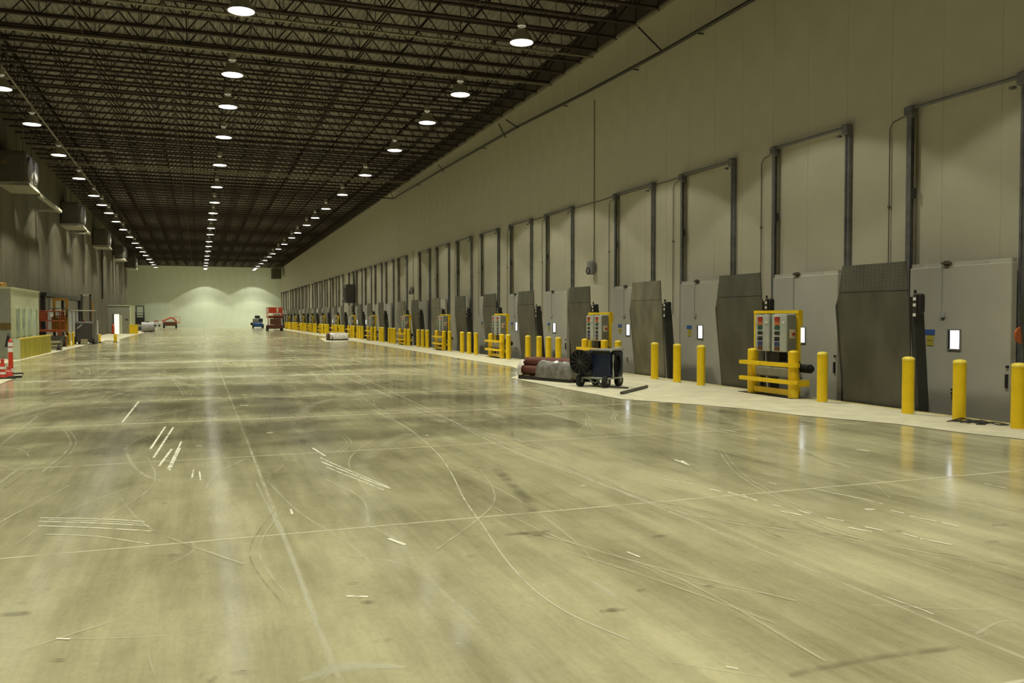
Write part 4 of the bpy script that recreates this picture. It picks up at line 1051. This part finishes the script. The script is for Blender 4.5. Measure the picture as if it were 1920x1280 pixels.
# ------------------------------------------------------------------ far right machines
p1, p2 = flo(502, 620), flo(531, 620)
scissor_lift(((p1.x + p2.x)/2, p1.y + 1.0, .006), 0, 'red scissor lift on a brown chassis parked at the far end of the bollards', 1.45, M['lift_red'], M['rust'], 1.55, 2.4, 1.15, .28)
for o_ in C.objects:
    if o_.get('label', '').startswith('red scissor lift'): r = o_
MB().box((-.55, -1.22, .70), (.55, -.7, 1.36), bev=.05).build('engine_box', M['rust'], r)
MB().box((-.72, -1.235, 2.0), (.15, -1.215, 2.55)).box((.35, -1.235, 2.0), (.74, -1.215, 2.55)).build('toe_panel', M['lift_red'], r)
MB().box((-.74, -1.23, 1.42), (.74, -1.2, 1.70)).build('kick_board', M['lift_orange'], r)
p = flo(484, 615)
r = thing('floor_sweeper', 'blue and grey ride-on sweeper beside the red scissor lift', 'sweeper', (p.x, p.y + .5, .006))
MB().box((-.62, -.5, .15), (.62, .6, .75), bev=.08).build('lower_body', M['mid_blue'], r)
MB().box((-.66, -.35, .75), (.66, .6, 1.35), bev=.1).build('upper_body', M['grey'], r)
MB().box((-.40, -.1, 1.35), (.30, .3, 1.75), bev=.08).build('seat', M['dark'], r)
MB().box((.1, -.38, .95), (.62, -.34, 1.3)).build('dashboard', M['dark'], r)
wheels(r, [(-.68, -.3, .28), (.68, -.3, .28), (-.6, .5, .28), (.6, .5, .28)], .28, .18)
MB().cyl((-.95, -.35, .6), (-.7, -.3, .6), .2, 12).build('side_brush', M['dark'], r)

# ------------------------------------------------------------------ wrapped rolls, near and far
def wrapped(loc, rotz, lab, L, Wd, H, white=False):
    r = thing('wrapped_rolls', lab, 'bundle', loc, rotz)
    pal = MB()
    for x_ in (-Wd/2 + .05, 0, Wd/2 - .05): pal.box((x_ - .05, -L/2, 0), (x_ + .05, L/2, .09))
    pal.build('pallet_bearer', M['dark'], r)
    for k in range(7):
        y_ = -L/2 + (L - .1) * k / 6; MB().box((-Wd/2, y_, .09), (Wd/2, y_ + .1, .115)).build('slat', M['brown'], r)
    rr = H * (.27 if not white else .2)
    for x_, z_ in ((-Wd*.28, .115 + rr), (Wd*.0, .115 + rr), (Wd*.28, .115 + rr), (-Wd*.15, .115 + rr*2.75), (Wd*.15, .115 + rr*2.75)):
        MB().cyl((x_, -L/2 + .05, z_), (x_, L/2 - .03, z_), rr, 16).build('roll', M['roll'], r)
    # crumpled sheet over most of the length
    b = MB(); nu, nv = 16, 18; rnd = random.Random(3)
    y0, y1 = -L/2 - .02, L/2 * (.30 if not white else .8)
    vs = []
    for i in range(nu + 1):
        y_ = y0 + (y1 - y0) * i / nu
        for j in range(nv):
            t = PI * j / (nv - 1)
            cx_ = math.copysign(abs(math.cos(t)) ** .6, math.cos(t)) * (Wd/2 + .03); cz_ = .08 + (abs(math.sin(t)) ** (.62 if not white else 1.0)) * (H + .0)
            if white: cx_ = math.cos(t) * (Wd/2 + .12)
            k = 1 + rnd.uniform(-.035, .035); f_ = 1 - (.12 if i == 0 else 0)
            vs.append((cx_ * k * f_, y_ + rnd.uniform(-.03, .03), cz_ * (k if j not in (0, nv-1) else 1) * f_))
    fs = [(i*nv + j, i*nv + j + 1, (i+1)*nv + j + 1, (i+1)*nv + j) for i in range(nu) for j in range(nv - 1)]
    fs.append(tuple(range(nv))); b.add(vs, fs, None, True)
    b.build('plastic_wrap', M['wrap_white' if white else 'wrap'], r)
    b = MB(); vs = []
    for i in range(3):
        y_ = L/2 - .12 + .07*i
        for j in range(nv):
            t = PI * j / (nv - 1); k = 1 + rnd.uniform(-.03, .03)
            vs.append((math.copysign(abs(math.cos(t)) ** .6, math.cos(t)) * (Wd/2 + .01) * k, y_, .10 + (abs(math.sin(t)) ** .62) * (H - .02) * k))
    b.add(vs, [(i*nv + j, i*nv + j + 1, (i+1)*nv + j + 1, (i+1)*nv + j) for i in range(2) for j in range(nv - 1)], None, True).build('plastic_end', M['wrap_white'], r)
    return r
pa, pb = flo(985, 711), flo(1080, 719)
d = pa - pb; ang = math.atan2(d.y, d.x) - PI/2
mid = (pa + pb) / 2
wrapped((mid.x + .25, mid.y + .3, .006), ang, 'red brown rolls half covered in grey plastic on a low pallet', (pa - pb).length + .1, .72, .42)
pa, pb = flo(620, 638), flo(650, 637)
wrapped((flo(634, 638).x, flo(634, 638).y + .35, .006), PI/2 + .2, 'far white wrapped bundle lying on the floor before the bollards', 1.25, .8, .42, True)

# ------------------------------------------------------------------ blue wheeled heater
pl, pr_ = flo(1083, 724), flo(1145, 727.5)
c_ = (pl + pr_) / 2; ang = math.atan2(pr_.y - pl.y, pr_.x - pl.x)
r = thing('wheeled_heater', 'dark blue wheeled heater with a big black fan drum on the pale apron', 'heater', (c_.x, c_.y, .006), ang)
MB().box((-.06, -.02, .22), (.40, .62, .80), bev=.04).build('tank_body', M['blue'], r)
MB().box((-.10, -.05, .80), (.42, .64, .835), bev=.01).build('top_plate', M['grey'], r)
MB().box((-.02, -.03, .735), (.38, .0, .80)).build('nameless_strip', M['dark'], r).name = 'front_strip'
MB().cyl((-.27, -.14, .55), (-.25, .40, .55), .245, 26).cyl((-.272, -.165, .55), (-.27, -.13, .55), .27, 26).build('fan_drum', M['matt_black'], r)
b = MB()
for k in range(6): b.cyl((-.27 + .25*math.sin(k*PI/6), -.172, .55 + .25*math.cos(k*PI/6)), (-.27 - .25*math.sin(k*PI/6), -.172, .55 - .25*math.cos(k*PI/6)), .006, 5)
b.build('fan_guard', M['truck_grey'], r)
MB().box((-.40, .02, .22), (-.08, .55, .45), bev=.04).build('burner_case', M['truck_grey'], r)
MB().tube([(-.42, -.02, .20), (.38, -.02, .20), (.38, .60, .20), (-.42, .60, .20), (-.42, -.02, .20)], .022, 8).tube([(-.2, 0, .2), (0, .05, .08), (.2, 0, .2)], .014, 6).build('frame', M['panel_grey'], r)
for x_, y_, rad in ((-.34, -.02, .13), (.32, -.02, .13), (-.30, .58, .13), (.30, .58, .13)):
    wo = MB().cyl((x_ - .045, y_, rad), (x_ + .045, y_, rad), rad, 20).build('wheel', M['rubber'], r); MB().cyl((x_ - .05, y_, rad), (x_ + .05, y_, rad), .05, 12).build('hub', M['grey'], wo)
b = MB()
for k in range(4): b.lathe([(.15, .42 + .025*k), (.172, .432 + .025*k), (.15, .444 + .025*k), (.135, .432 + .025*k), (.15, .42 + .025*k)], 20, Matrix.Translation((0, .16, .50)) @ Matrix.Diagonal((1, .8, 1.5, 1)), 'x')
b.box((.41, .05, .42), (.47, .27, .60)).build('hose_coil', M['matt_black'], r)
MB().cyl((.46, .05, .2), (.46, .05, .72), .02, 6).tube([(.40, .0, .78), (.50, .0, .86), (.50, .3, .88)], .018, 6).build('push_handle', M['panel_grey'], r)
MB().tube([(.10, .0, .10), (.45, -.06, .03), (.86, -.02, .022)], .018, 6).build('tow_bar', M['dark'], r)
pa, pb = flo(1165, 740), flo(1213, 727.5)
tag(MB().cyl((pa.x, pa.y, .038), (pb.x, pb.y, .038), .032, 12).build('loose_pipe', M['truck_grey']), 'loose dark pipe lying on the pale apron', 'pipe')

# ------------------------------------------------------------------ bent wire bundle
rnd = random.Random(11)
r0 = flo(1775, 791); r1 = flo(1890, 799)
r = thing('wire_bundle', 'bundle of bent dark steel wire around the bollard foot', 'wire', (0, 0, 0))
for k in range(9):
    t0 = rnd.uniform(0, .45); t1 = t0 + rnd.uniform(.3, .55)
    a = r0.lerp(r1, t0); c = r0.lerp(r1, min(t1, 1)); q = a.lerp(c, .5)
    off = rnd.uniform(-.10, .08)
    pts = [a + Vector((off, 0, .02)), q + Vector((off + rnd.uniform(-.08, .08), 0, rnd.uniform(.02, .08))), c + Vector((off + rnd.uniform(-.06, .06), 0, .02))]
    if k % 3 == 0: pts.append(pts[-1] + Vector((-.12, .05, 0)))
    MB().tube(pts, .009, 5).build('wire', M['dark_pipe'], r)
